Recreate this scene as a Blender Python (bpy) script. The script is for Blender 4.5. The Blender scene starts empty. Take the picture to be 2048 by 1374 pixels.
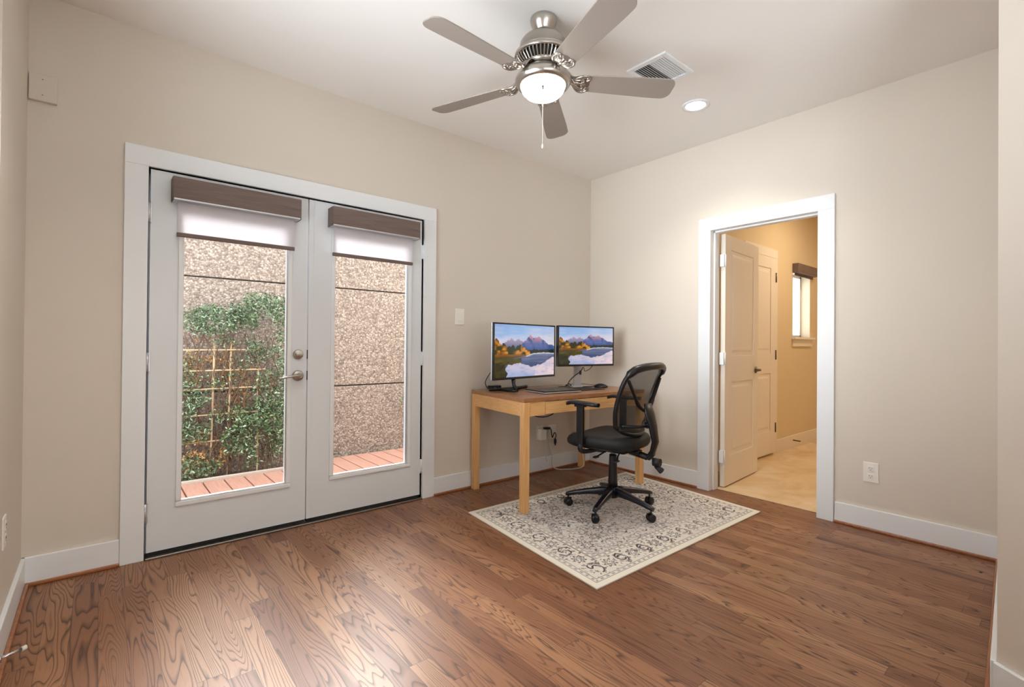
import bpy, bmesh, math, random
import numpy as np
from mathutils import Vector, Matrix, noise as mnoise
PI = math.pi
S = bpy.context.scene
COL = S.collection

# ------------------------------------------------------------------ camera
cam_d = bpy.data.cameras.new('camera')
cam = bpy.data.objects.new('camera', cam_d)
COL.objects.link(cam)
cam_d.sensor_width = 36.0
cam_d.lens = 976.96 / 2048 * 36.0
cam_d.shift_y = -(687 - 682.69) / 2048
cam_d.clip_start = 0.05
_R = Vector((0.76414942, -0.64497771, 0.00891118))
_U = Vector((-0.0108317, 0.00098236, 0.99994085))
_F = Vector((0.64494832, 0.76420075, 0.00623554))
cam.matrix_world = Matrix(((_R.x, _U.x, -_F.x, -3.6595), (_R.y, _U.y, -_F.y, -3.1571), (_R.z, _U.z, -_F.z, 1.1297), (0, 0, 0, 1)))
S.camera = cam

# ------------------------------------------------------------------ view
S.view_settings.view_transform = 'Standard'
S.view_settings.look = 'None'
S.view_settings.gamma = 1.0
S.view_settings.use_curve_mapping = False
S.view_settings.exposure = 0.08
S.cycles.max_bounces = 10
S.cycles.diffuse_bounces = 6
S.cycles.glossy_bounces = 5
S.cycles.transmission_bounces = 8
S.cycles.transparent_max_bounces = 12
S.cycles.sample_clamp_indirect = 6.0
S.cycles.use_denoising = True
S.cycles.caustics_reflective = False
S.cycles.caustics_refractive = False

# ------------------------------------------------------------------ world: bright hazy sky
W = bpy.data.worlds.new('sky')
S.world = W
W.use_nodes = True
wn = W.node_tree.nodes
wn.clear()
wo = wn.new('ShaderNodeOutputWorld')
wb = wn.new('ShaderNodeBackground')
tc = wn.new('ShaderNodeTexCoord')
sp = wn.new('ShaderNodeSeparateXYZ')
rp = wn.new('ShaderNodeValToRGB')
rp.color_ramp.elements[0].position = 0.0
rp.color_ramp.elements[0].color = (0.95, 0.96, 1.0, 1)
rp.color_ramp.elements[1].position = 0.9
rp.color_ramp.elements[1].color = (0.72, 0.86, 1.0, 1)
W.node_tree.links.new(tc.outputs['Generated'], sp.inputs[0])
W.node_tree.links.new(sp.outputs['Z'], rp.inputs[0])
W.node_tree.links.new(rp.outputs[0], wb.inputs['Color'])
wb.inputs['Strength'].default_value = 6.0
W.node_tree.links.new(wb.outputs[0], wo.inputs['Surface'])

def area_light(name, loc, rot, sx, sy, power, color, portal=False):
    d = bpy.data.lights.new(name, 'AREA')
    d.shape = 'RECTANGLE'; d.size = sx; d.size_y = sy; d.energy = power; d.color = color
    if portal:
        d.cycles.is_portal = True
    o = bpy.data.objects.new(name, d)
    COL.objects.link(o)
    o.location = loc; o.rotation_euler = rot
    return o

# daylight portal at the glass doors (guides sky sampling, adds no light)
area_light('door_sky_portal', (-2.66, 0.16, 1.05), (-PI/2, 0, 0), 1.7, 2.1, 1, (1, 1, 1), True)
# hazy sun over the outside wall, straight into the glass doors
sd = bpy.data.lights.new('hazy_sun', 'SUN'); sd.energy = 20.0; sd.angle = math.radians(36); sd.color = (1.0, 0.985, 0.96)
sun = bpy.data.objects.new('hazy_sun', sd); COL.objects.link(sun)
sun.rotation_euler = Vector((-0.27, -math.cos(math.radians(46)), -math.sin(math.radians(46)))).to_track_quat('-Z', 'Y').to_euler()
# added fill lamps out of view at invented windows; most tilt up at the ceiling
def fill_light(name, loc, rot, sx, sy, power, color, spread):
    o = area_light(name, loc, rot, sx, sy, power, color)
    o.data.spread = math.radians(spread)
fill_light('rear_fill', (-3.3, -6.36, 1.45), (PI/2+math.radians(30), 0, 0), 0.9, 1.9, 26, (0.84, 0.93, 1.0), 120)
fill_light('rear_west_fill', (-3.95, -5.0, 1.45), (0, -PI/2-math.radians(35), 0), 1.9, 2.0, 160, (0.84, 0.93, 1.0), 120)
fill_light('west_fill', (-3.95, -1.45, 1.62), (0, -PI/2, 0), 1.36, 1.3, 12, (0.88, 0.95, 1.0), 68)  # added lamp, narrow spread aimed across at the east wall
fill_light('west_ceiling_fill', (-3.94, -1.45, 1.62), (0, -PI/2-math.radians(40), 0), 1.36, 1.3, 27, (0.84, 0.93, 1.0), 115)  # second west lamp added to brighten the ceiling; no slatted blind here

# ------------------------------------------------------------------ materials
def srgb(r, g, b):
    def c(x):
        x /= 255.0
        return x/12.92 if x <= 0.04045 else ((x+0.055)/1.055)**2.4
    return (c(r), c(g), c(b), 1)

class NT:
    def __init__(s, name):
        s.m = bpy.data.materials.new(name); s.m.use_nodes = True
        s.t = s.m.node_tree; s.n = s.t.nodes; s.l = s.t.links
        s.b = s.n['Principled BSDF']; s.out = s.n['Material Output']
    def new(s, typ, **kw):
        x = s.n.new(typ)
        for k, v in kw.items(): setattr(x, k, v)
        return x
    def set(s, node, sock, v):
        if isinstance(v, bpy.types.NodeSocket): s.l.new(v, node.inputs[sock])
        else: node.inputs[sock].default_value = v
    def math(s, op, a, b=None, c=None, clamp=False):
        x = s.new('ShaderNodeMath', operation=op); x.use_clamp = clamp
        s.set(x, 0, a)
        if b is not None: s.set(x, 1, b)
        if c is not None: s.set(x, 2, c)
        return x.outputs[0]
    def comb(s, x, y, z=0.0):
        n = s.new('ShaderNodeCombineXYZ'); s.set(n, 0, x); s.set(n, 1, y); s.set(n, 2, z); return n.outputs[0]
    def noise(s, vec, scale, detail=2, rough=0.5, dist=0.0, out='Fac'):
        n = s.new('ShaderNodeTexNoise'); s.set(n, 'Vector', vec); s.set(n, 'Scale', scale); s.set(n, 'Detail', detail)
        s.set(n, 'Roughness', rough); s.set(n, 'Distortion', dist); return n.outputs[out]
    def ramp(s, fac, stops, interp='LINEAR'):
        n = s.new('ShaderNodeValToRGB'); n.color_ramp.interpolation = interp
        e = n.color_ramp.elements
        while len(e) < len(stops): e.new(0.5)
        for i, (p, c) in enumerate(stops): e[i].position = p; e[i].color = c
        s.set(n, 0, fac); return n.outputs[0]
    def mix(s, fac, a, b, blend='MIX'):
        n = s.new('ShaderNodeMix', data_type='RGBA', blend_type=blend)
        s.set(n, 0, fac); s.set(n, 6, a); s.set(n, 7, b); return n.outputs[2]
    def obj(s): return s.new('ShaderNodeTexCoord').outputs['Object']
    def bump(s, h, strength=0.2, dist=0.01):
        n = s.new('ShaderNodeBump'); s.set(n, 'Height', h); s.set(n, 'Strength', strength); s.set(n, 'Distance', dist)
        s.l.new(n.outputs[0], s.b.inputs['Normal'])

def flat(name, col, rough=0.5, metal=0.0, spec=0.5, bump=None, coat=0.0, var=0.0):
    t = NT(name)
    t.b.inputs['Base Color'].default_value = col
    t.b.inputs['Roughness'].default_value = rough
    t.b.inputs['Metallic'].default_value = metal
    t.b.inputs['Specular IOR Level'].default_value = spec
    t.b.inputs['Coat Weight'].default_value = coat
    if var:
        nz = t.noise(t.obj(), 3.0, 3)
        c2 = tuple(x*(1-var) for x in col[:3]) + (1,)
        t.l.new(t.mix(nz, col, c2), t.b.inputs['Base Color'])
    if bump:
        t.bump(t.noise(t.obj(), bump[0], 3), bump[1], bump[2])
    return t.m

M = {}
M['wall'] = flat('wall_paint', srgb(218, 209, 197), 0.85, spec=0.2, bump=(180, 0.12, 0.002), var=0.02)
M['ceil'] = flat('ceiling_paint', srgb(238, 234, 229), 0.9, spec=0.15, bump=(150, 0.1, 0.002))
M['hallwall'] = flat('hall_wall_paint', srgb(222, 204, 172), 0.85, spec=0.2, bump=(180, 0.1, 0.002))
M['trim'] = flat('white_trim_paint', srgb(233, 236, 238), 0.38, spec=0.4, var=0.015)
M['door'] = flat('door_paint', srgb(224, 228, 231), 0.4, spec=0.4, var=0.015)
M['halldoor'] = flat('hall_door_paint', srgb(234, 226, 214), 0.42, spec=0.4)
M['plate'] = flat('plate_plastic', srgb(236, 232, 224), 0.35)
M['slot'] = flat('dark_slot', srgb(40, 38, 36), 0.6)
M['nickel'] = flat('brushed_nickel', srgb(186, 180, 172), 0.28, 1.0, bump=(90, 0.05, 0.001))
M['darknickel'] = flat('aged_nickel', srgb(140, 134, 128), 0.35, 1.0)
M['chrome'] = flat('chrome', srgb(220, 220, 222), 0.12, 1.0)
M['bronze'] = flat('hinge_bronze', srgb(110, 96, 78), 0.45, 0.8)
M['rubberw'] = flat('white_rubber', srgb(225, 222, 216), 0.6)
M['blackgap'] = flat('weatherstrip', srgb(30, 28, 26), 0.8)
M['bladetop'] = flat('fan_blade_finish', srgb(147, 136, 127), 0.42, 0.0, bump=(60, 0.03, 0.001))
M['blackpl'] = flat('black_plastic', srgb(13, 13, 16), 0.36, spec=0.45)
M['blackmatt'] = flat('black_matt', srgb(14, 14, 16), 0.6)
M['blackfab'] = flat('black_fabric', srgb(13, 13, 16), 0.6, spec=0.45, bump=(400, 0.3, 0.002))
M['basepl'] = flat('chair_base_nylon', srgb(14, 14, 26), 0.3, spec=0.6)
M['silver'] = flat('silver_plastic', srgb(196, 196, 198), 0.35, 0.6)
M['bezel'] = flat('monitor_bezel', srgb(14, 14, 18), 0.25)
M['cableb'] = flat('black_cable', srgb(22, 20, 20), 0.5)
M['cablew'] = flat('white_cable', srgb(214, 206, 196), 0.5)
M['shadewood'] = None

def wood(name, c1, c2, c3, axis=0, scale=1.0, rough=0.4, coat=0.15):
    t = NT(name)
    s = t.new('ShaderNodeSeparateXYZ'); t.l.new(t.obj(), s.inputs[0])
    o = [s.outputs[0], s.outputs[1], s.outputs[2]]
    st = [t.math('MULTIPLY', o[i], (1.2 if i == axis else 14.0)*scale) for i in range(3)]
    v = t.comb(*st)
    n1 = t.noise(v, 1.0, 3, 0.55, 0.4)
    st2 = [t.math('MULTIPLY', o[i], (5 if i == axis else 160.0)*scale) for i in range(3)]
    n2 = t.noise(t.comb(*st2), 1.0, 2, 0.5)
    rings = t.math('SINE', t.math('MULTIPLY', n1, 34.0))
    a = t.mix(t.math('MULTIPLY_ADD', rings, 0.28, 0.4, clamp=True), c1, c2)
    b = t.mix(t.math('MULTIPLY', t.math('POWER', n2, 2.5), 1.4, clamp=True), a, c3)
    t.l.new(b, t.b.inputs['Base Color'])
    t.b.inputs['Roughness'].default_value = rough
    t.b.inputs['Coat Weight'].default_value = coat
    t.bump(n2, 0.06, 0.002)
    return t.m
DW = (srgb(232, 186, 128), srgb(220, 168, 106), srgb(196, 140, 82))
M['deskx'] = wood('desk_beech_x', *DW, axis=0)
M['deskz'] = wood('desk_beech_z', *DW, axis=2)
M['desky'] = wood('desk_beech_y', *DW, axis=1)
M['desktop'] = wood('desk_top_wood', srgb(176, 124, 82), srgb(158, 106, 68), srgb(130, 84, 52), axis=0, rough=0.3, coat=0.3)
M['shoe'] = wood('shoe_moulding_oak', srgb(176, 112, 68), srgb(146, 86, 50), srgb(104, 58, 34), axis=0, rough=0.35)
M['shadewood'] = wood('shade_valance_fabric', srgb(124, 106, 98), srgb(110, 93, 86), srgb(88, 74, 70), axis=0, rough=0.7, coat=0)
M['trellis'] = wood('trellis_bamboo', srgb(214, 190, 154), srgb(196, 168, 130), srgb(160, 130, 98), axis=2, rough=0.7, coat=0)
M['deck'] = wood('red_deck_board', srgb(186, 136, 114), srgb(174, 122, 100), srgb(146, 100, 84), axis=1, rough=0.7, coat=0)

def oak_floor():
    t = NT('oak_plank_floor')
    s = t.new('ShaderNodeSeparateXYZ'); t.l.new(t.obj(), s.inputs[0])
    x, y = s.outputs[0], s.outputs[1]
    pw = 0.083
    xs = t.math('DIVIDE', x, pw)
    ix = t.math('FLOOR', xs); fx = t.math('FRACT', xs)
    wn1 = t.new('ShaderNodeTexWhiteNoise', noise_dimensions='1D'); t.l.new(ix, wn1.inputs['W'])
    yo = t.math('MULTIPLY_ADD', wn1.outputs['Value'], 7.3, y)
    ys = t.math('DIVIDE', yo, 0.95)
    iy = t.math('FLOOR', ys); fy = t.math('FRACT', ys)
    wn2 = t.new('ShaderNodeTexWhiteNoise', noise_dimensions='2D'); t.l.new(t.comb(ix, iy), wn2.inputs['Vector'])
    r1 = wn2.outputs['Value']
    s2 = t.new('ShaderNodeSeparateColor'); t.l.new(wn2.outputs['Color'], s2.inputs[0])
    r2 = s2.outputs[1]; r3 = s2.outputs[2]
    # cathedral grain: contour lines of a stretched field, per board offset
    gx = t.math('ADD', t.math('MULTIPLY', x, 8.5), t.math('MULTIPLY', r2, 91.0))
    gy = t.math('ADD', t.math('MULTIPLY', y, 0.8), t.math('MULTIPLY', r3, 57.0))
    fld = t.noise(t.comb(gx, gy), 1.0, 2.0, 0.45, 0.15)
    cathf = t.math('MULTIPLY_ADD', r2, 22.0, 16.0)
    ph = t.math('MULTIPLY', fld, cathf)
    ph = t.math('ADD', ph, t.math('MULTIPLY', x, t.math('MULTIPLY', t.math('SUBTRACT', r3, 0.3), 95.0)))
    lines = t.math('FRACT', ph)
    ln = t.ramp(lines, [(0.0, (1, 1, 1, 1)), (0.11, (0.55, 0.55, 0.55, 1)), (0.36, (0, 0, 0, 1)), (0.90, (0.04, 0.04, 0.04, 1)), (1.0, (1, 1, 1, 1))])
    fine = t.noise(t.comb(t.math('MULTIPLY', x, 300.0), t.math('MULTIPLY', y, 9.0)), 1.0, 3, 0.6)
    pores = t.math('GREATER_THAN', fine, 0.6)
    big = t.noise(t.comb(t.math('MULTIPLY', gx, 1.0), t.math('MULTIPLY', gy, .6), 3.0), 1.0, 2)
    base = t.ramp(r1, [(0.0, srgb(118, 76, 52)), (0.3, srgb(140, 95, 66)), (0.6, srgb(154, 108, 76)), (0.85, srgb(170, 126, 92)), (1.0, srgb(130, 86, 60))])
    base = t.mix(t.math('MULTIPLY', big, 0.3), base, srgb(112, 70, 46))
    dark = srgb(58, 32, 22)
    amt = t.math('MULTIPLY', ln, t.math('MULTIPLY_ADD', r3, 0.3, 0.62))
    c = t.mix(amt, base, dark)
    c = t.mix(t.math('MULTIPLY', pores, 0.22), c, dark)
    ex = t.math('MINIMUM', fx, t.math('SUBTRACT', 1.0, fx))
    ey = t.math('MINIMUM', fy, t.math('SUBTRACT', 1.0, fy))
    gap = t.math('MAXIMUM', t.math('LESS_THAN', ex, 0.012), t.math('LESS_THAN', ey, 0.0012))
    c = t.mix(t.math('MULTIPLY', gap, 0.6), c, srgb(58, 36, 26))
    t.l.new(c, t.b.inputs['Base Color'])
    t.l.new(t.math('MULTIPLY_ADD', ln, 0.1, 0.42), t.b.inputs['Roughness'])
    t.b.inputs['Specular IOR Level'].default_value = 0.4
    t.b.inputs['Coat Weight'].default_value = 0.12
    t.b.inputs['Coat Roughness'].default_value = 0.25
    h = t.math('SUBTRACT', t.math('MULTIPLY', ln, -0.25), gap)
    t.bump(h, 0.12, 0.003)
    return t.m
M['floor'] = oak_floor()

def hall_floor():
    t = NT('hall_stone_floor')
    o = t.obj()
    n1 = t.noise(o, 2.2, 5, 0.6, 0.8)
    n2 = t.noise(o, 9.0, 3, 0.6)
    c = t.ramp(n1, [(0.3, srgb(206, 178, 140)), (0.5, srgb(224, 200, 164)), (0.7, srgb(236, 218, 190))])
    c = t.mix(t.math('MULTIPLY', n2, 0.3), c, srgb(196, 164, 122))
    t.l.new(c, t.b.inputs['Base Color']); t.b.inputs['Roughness'].default_value = 0.22
    return t.m
M['hallfloor'] = hall_floor()

def pebble():
    t = NT('exposed_aggregate_panel')
    o = t.obj()
    v = t.new('ShaderNodeTexVoronoi'); t.set(v, 'Vector', o); t.set(v, 'Scale', 62.0)
    v.feature = 'F1'
    sc = t.new('ShaderNodeSeparateColor'); t.l.new(v.outputs['Color'], sc.inputs[0])
    stone = t.ramp(sc.outputs[0], [(0.0, srgb(104, 88, 79)), (0.3, srgb(126, 110, 98)), (0.6, srgb(142, 126, 113)), (0.85, srgb(168, 154, 141)), (1.0, srgb(112, 98, 89))])
    edge = t.math('SUBTRACT', 1.0, t.math('MULTIPLY', v.outputs['Distance'], 62.0*0.022), clamp=True)
    d = t.ramp(v.outputs['Distance'], [(0.45, (1, 1, 1, 1)), (0.78, (0.58, 0.54, 0.52, 1))])
    n2 = t.noise(o, 1.6, 3)
    c = t.mix(1.0, stone, d, 'MULTIPLY')
    c = t.mix(t.math('MULTIPLY', n2, 0.25), c, srgb(132, 115, 103))
    t.l.new(c, t.b.inputs['Base Color']); t.b.inputs['Roughness'].default_value = 0.85
    t.bump(t.math('MULTIPLY', v.outputs['Distance'], -1.0), 0.6, 0.012)
    return t.m
M['pebble'] = pebble()
M['stucco'] = flat('outside_wall_render', srgb(200, 188, 172), 0.9, bump=(60, 0.4, 0.005))
M['soil'] = flat('planting_soil', srgb(116, 90, 70), 0.95, bump=(40, 0.8, 0.02), var=0.5)
M['edging'] = flat('pale_edging_board', srgb(176, 160, 146), 0.8, bump=(40, 0.3, 0.004))

def glass_thin():
    t = NT('window_glass')
    t.n.remove(t.b)
    tr = t.new('ShaderNodeBsdfTransparent'); tr.inputs[0].default_value = (0.97, 0.98, 0.975, 1)
    gl = t.new('ShaderNodeBsdfGlossy'); gl.inputs['Roughness'].default_value = 0.02
    fr = t.new('ShaderNodeFresnel'); fr.inputs['IOR'].default_value = 1.3
    mx = t.new('ShaderNodeMixShader')
    t.l.new(fr.outputs[0], mx.inputs[0]); t.l.new(tr.outputs[0], mx.inputs[1]); t.l.new(gl.outputs[0], mx.inputs[2])
    t.l.new(mx.outputs[0], t.out.inputs['Surface'])
    return t.m
M['glass'] = glass_thin()

def translucent(name, col, fac=0.6):
    t = NT(name)
    t.n.remove(t.b)
    df = t.new('ShaderNodeBsdfDiffuse'); df.inputs[0].default_value = col
    tl = t.new('ShaderNodeBsdfTranslucent'); tl.inputs[0].default_value = col
    mx = t.new('ShaderNodeMixShader'); mx.inputs[0].default_value = fac
    t.l.new(df.outputs[0], mx.inputs[1]); t.l.new(tl.outputs[0], mx.inputs[2])
    t.l.new(mx.outputs[0], t.out.inputs['Surface'])
    return t.m
M['shadecloth'] = translucent('white_shade_cloth', srgb(236, 233, 236), 0.55)
M['frost'] = translucent('frosted_pane', srgb(225, 232, 240), 0.8)

def mesh_fabric():
    t = NT('open_mesh_fabric')
    t.b.inputs['Base Color'].default_value = srgb(22, 21, 24)
    t.b.inputs['Roughness'].default_value = 0.5
    tr = t.new('ShaderNodeBsdfTransparent')
    mx = t.new('ShaderNodeMixShader')
    s = t.new('ShaderNodeSeparateXYZ'); t.l.new(t.obj(), s.inputs[0])
    a = t.math('FRACT', t.math('MULTIPLY', s.outputs[0], 330.0))
    b = t.math('FRACT', t.math('MULTIPLY', s.outputs[2], 330.0))
    hole = t.math('MULTIPLY', t.math('GREATER_THAN', a, 0.52), t.math('GREATER_THAN', b, 0.52))
    t.l.new(hole, mx.inputs[0]); t.l.new(t.b.outputs[0], mx.inputs[1]); t.l.new(tr.outputs[0], mx.inputs[2])
    t.l.new(mx.outputs[0], t.out.inputs['Surface'])
    return t.m
M['mesh'] = mesh_fabric()

def emit(name, col, strength):
    t = NT(name)
    t.b.inputs['Base Color'].default_value = col
    t.b.inputs['Emission Color'].default_value = col
    t.b.inputs['Emission Strength'].default_value = strength
    return t.m
M['bowl'] = emit('lit_frosted_glass', (1.0, 0.95, 0.86, 1), 14.0)
M['canlamp'] = emit('lit_lens', (1.0, 0.95, 0.86, 1), 9.0)

def vcol(name, emission=0.0, rough=0.8, bump=None):
    t = NT(name)
    a = t.new('ShaderNodeVertexColor'); a.layer_name = 'col'
    t.l.new(a.outputs[0], t.b.inputs['Base Color'])
    t.b.inputs['Roughness'].default_value = rough
    if emission:
        t.b.inputs['Base Color'].default_value = (0.01, 0.01, 0.01, 1)
        t.l.remove(t.b.inputs['Base Color'].links[0])
        t.l.new(a.outputs[0], t.b.inputs['Emission Color'])
        t.b.inputs['Emission Strength'].default_value = emission
    if bump: t.bump(t.noise(t.obj(), bump[0], 2), bump[1], bump[2])
    return t.m
M['screen'] = vcol('lit_screen', 0.85, 0.15)
M['rugback'] = flat('rug_backing', srgb(226, 220, 206), 0.9)
M['rug'] = vcol('woven_rug', 0, 0.95, (420, 0.5, 0.004))
M['leaf'] = vcol('leaf_colours', 0, 0.55)

# ------------------------------------------------------------------ mesh helpers
class MB:
    def __init__(s): s.v = []; s.f = []; s.sm = []
    def add(s, vs, fs, smooth=False):
        k = len(s.v); s.v += [tuple(p) for p in vs]
        for f in fs: s.f.append(tuple(i+k for i in f)); s.sm.append(smooth)
        return s
    def box(s, a, b, M4=None):
        x0, y0, z0 = a; x1, y1, z1 = b
        vs = [(x0, y0, z0), (x1, y0, z0), (x1, y1, z0), (x0, y1, z0), (x0, y0, z1), (x1, y0, z1), (x1, y1, z1), (x0, y1, z1)]
        if M4 is not None: vs = [tuple(M4 @ Vector(p)) for p in vs]
        return s.add(vs, [(0, 3, 2, 1), (4, 5, 6, 7), (0, 1, 5, 4), (1, 2, 6, 5), (2, 3, 7, 6), (3, 0, 4, 7)])
    def prism(s, poly, z0, z1):   # poly: list of xy, ccw
        n = len(poly)
        vs = [(p[0], p[1], z0) for p in poly] + [(p[0], p[1], z1) for p in poly]
        fs = [tuple(range(n-1, -1, -1)), tuple(range(n, 2*n))] + [(i, (i+1) % n, (i+1) % n+n, i+n) for i in range(n)]
        return s.add(vs, fs)
    def loft(s, rings, smooth=True, cap=True):  # rings: list of lists of points (same count)
        n = len(rings[0]); vs = [p for r in rings for p in r]; fs = []
        for j in range(len(rings)-1):
            for i in range(n):
                a = j*n+i; b = j*n+(i+1) % n
                fs.append((a, b, b+n, a+n))
        k = len(s.v); s.add(vs, fs, smooth)
        if cap:
            m = len(rings)-1
            s.f.append(tuple(k+i for i in range(n-1, -1, -1))); s.sm.append(False)
            s.f.append(tuple(k+m*n+i for i in range(n))); s.sm.append(False)
        return s
    def lathe(s, prof, c=(0, 0, 0), seg=48, smooth=True, cap=False):
        rings = [[(c[0]+r*math.cos(2*PI*i/seg), c[1]+r*math.sin(2*PI*i/seg), c[2]+z) for i in range(seg)] for r, z in prof]
        return s.loft(rings, smooth, cap)
    def tube(s, pts, r, seg=10, smooth=True, flat=1.0, up=None):
        pts = [Vector(p) for p in pts]; rr = r if isinstance(r, (list, tuple)) else [r]*len(pts)
        rings = []; prev = None
        for i, p in enumerate(pts):
            d = (pts[min(i+1, len(pts)-1)] - pts[max(i-1, 0)]).normalized()
            if prev is None:
                u = Vector(up) if up is not None else (Vector((0, 0, 1)) if abs(d.z) < 0.9 else Vector((1, 0, 0)))
            else: u = prev
            u = (u - d*u.dot(d)).normalized(); prev = u; w = d.cross(u)
            rings.append([tuple(p + u*(rr[i]*flat*math.cos(2*PI*k/seg)) + w*(rr[i]*math.sin(2*PI*k/seg))) for k in range(seg)])
        return s.loft(rings, smooth, True)
    def xf(s, M4):
        s.v = [tuple(M4 @ Vector(p)) for p in s.v]; return s
    def obj(s, name, mat, parent=None, bevel=0.0, seg=2, kind=None, label=None, normals=True, sub=0):
        me = bpy.data.meshes.new(name); me.from_pydata(s.v, [], s.f)
        me.polygons.foreach_set('use_smooth', s.sm)
        me.validate(); me.update()
        if normals:
            bm = bmesh.new(); bm.from_mesh(me); bmesh.ops.recalc_face_normals(bm, faces=bm.faces); bm.to_mesh(me); bm.free()
        me.materials.append(mat)
        o = bpy.data.objects.new(name, me); COL.objects.link(o)
        if parent is not None:
            o.parent = parent
        if bevel:
            m = o.modifiers.new('bevel', 'BEVEL'); m.width = bevel; m.segments = seg; m.limit_method = 'ANGLE'; m.angle_limit = math.radians(40)
        if sub:
            m = o.modifiers.new('sub', 'SUBSURF'); m.levels = sub; m.render_levels = sub
        if kind: o['kind'] = kind
        if label: o['label'] = label
        return o

def thing(name, label, cat, loc=(0, 0, 0), rz=0.0, group=None):
    o = bpy.data.objects.new(name, None); COL.objects.link(o)
    o.location = loc; o.rotation_euler = (0, 0, rz); o.empty_display_size = 0.1
    o['label'] = label; o['category'] = cat
    if group: o['group'] = group
    return o
def tag(o, label, cat, group=None):
    o['label'] = label; o['category'] = cat
    if group: o['group'] = group
    return o
def smooth_path(pts, n=8):
    P = [Vector(p) for p in pts]; out = []
    for i in range(len(P)-1):
        p0 = P[max(i-1, 0)]; p1 = P[i]; p2 = P[i+1]; p3 = P[min(i+2, len(P)-1)]
        for k in range(n):
            t = k/n
            out.append(0.5*((2*p1)+(p2-p0)*t+(2*p0-5*p1+4*p2-p3)*t*t+(3*p1-p0-3*p2+p3)*t**3))
    out.append(P[-1]); return out

# ------------------------------------------------------------------ room shell
H = 2.74
XC = -3.925          # west wall plane
B = MB
FD0, FD1, FDZ = -3.471, -1.857, 2.035      # glass door opening
ID0, ID1, IDZ = -1.985, -1.238, 2.035      # inner doorway opening in the east wall
m = B(); m.box((XC-0.12, 0, 0), (FD0, 0.14, H)); m.box((FD1, 0, 0), (0.12, 0.14, H)); m.box((FD0, 0, FDZ), (FD1, 0.14, H))
m.obj('wall_north', M['wall'], kind='structure')
m = B(); m.box((0, ID1+0.02, 0), (0.12, 0, H)); m.box((0, -2.98, 0), (0.12, ID0-0.02, H)); m.box((0, ID0-0.02, IDZ+0.02), (0.12, ID1+0.02, H))
m.obj('wall_east', M['wall'], kind='structure')
m = B(); m.box((XC-0.12, -0.76, 0), (XC, 0, H)); m.box((XC-0.12, -3.95, 0), (XC, -2.14, H)); m.box((XC-0.12, -2.14, 0), (XC, -0.76, 0.9)); m.box((XC-0.12, -2.14, 2.34), (XC, -0.76, H)); m.box((XC-0.12, -6.5, 0), (XC, -6.05, H)); m.box((XC-0.12, -6.05, 0), (XC, -3.95, 0.45)); m.box((XC-0.12, -6.05, 2.45), (XC, -3.95, H)); m.obj('wall_west', M['wall'], kind='structure')
# wall stub that turns the corner on the right of the view
E0 = (0.0, -2.862); E1 = (-1.46, -2.965)
ed = Vector((-0.57, -0.82)).normalized()
E2 = (E1[0]+ed.x*1.3, E1[1]+ed.y*1.3)
m = B(); m.prism([E0, E1, E2, (E2[0]+1.0, E2[1]), (0.0, E2[1])][::-1], 0, H)
m.obj('wall_southeast', M['wall'], kind='structure')
m = B(); m.box((0, -6.5, 0), (0.12, -2.98, H)); m.obj('wall_rear_east', M['wall'], kind='structure')
m = B(); m.box((XC, -6.5, 0), (-3.78, -6.38, H)); m.box((-2.82, -6.5, 0), (0, -6.38, H)); m.box((-3.78, -6.5, 0), (-2.82, -6.38, 0.45)); m.box((-3.78, -6.5, 2.45), (-2.82, -6.38, H))
m.obj('wall_south', M['wall'], kind='structure')
m = B(); m.box((XC-0.12, -6.5, -0.1), (0.15, 0.02, 0)); m.obj('floor', M['floor'], kind='structure')
m = B(); m.box((XC-0.12, -6.5, H), (0.12, 0.14, H+0.12)); m.obj('ceiling', M['ceil'], kind='structure')

# baseboards (white board) and oak shoe moulding
def along(p, q, inn, t, z0, z1):
    # strip from p to q on the room side; inn = inward normal
    a = Vector(p); b = Vector(q); n = Vector(inn)
    m = B(); m.prism([tuple(a), tuple(b), tuple(b+n*t), tuple(a+n*t)], z0, z1); return m
TB = 0.016
def baseboard(side, runs, shoe_no):
    m = B(); s = B()
    for (p, q, n, shoe) in runs:
        a = along(p, q, n, TB, 0.0, 0.132); m.add(a.v, a.f)
        if shoe:
            nn = Vector(n)*TB
            a = along(Vector(p)+nn, Vector(q)+nn, n, 0.014, 0.0, 0.018); s.add(a.v, a.f)
    m.obj('baseboard_'+side, M['trim'], kind='structure', bevel=0.003)
    if s.v: s.obj('trim_%d' % shoe_no, M['shoe'], kind='structure', bevel=0.005)
baseboard('north', [((XC, 0), (-3.573, 0), (0, -1), True), ((-1.755, 0), (0, 0), (0, -1), True)], 10)
baseboard('east', [((0, 0), (0, -1.138), (-1, 0), True), ((0, -2.087), (0, -2.862), (-1, 0), True)], 11)
baseboard('west', [((XC, 0), (XC, -3.6), (1, 0), True)], 12)
n1 = Vector((E1[1]-E0[1], -(E1[0]-E0[0]))).normalized(); n1 = n1 if n1.y > 0 else -n1
n2 = Vector((ed.y, -ed.x)); n2 = n2 if n2.x < 0 else -n2
baseboard('southeast', [(E0, E1, tuple(n1), True), (E1, E2, tuple(n2), True)], 13)

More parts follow.
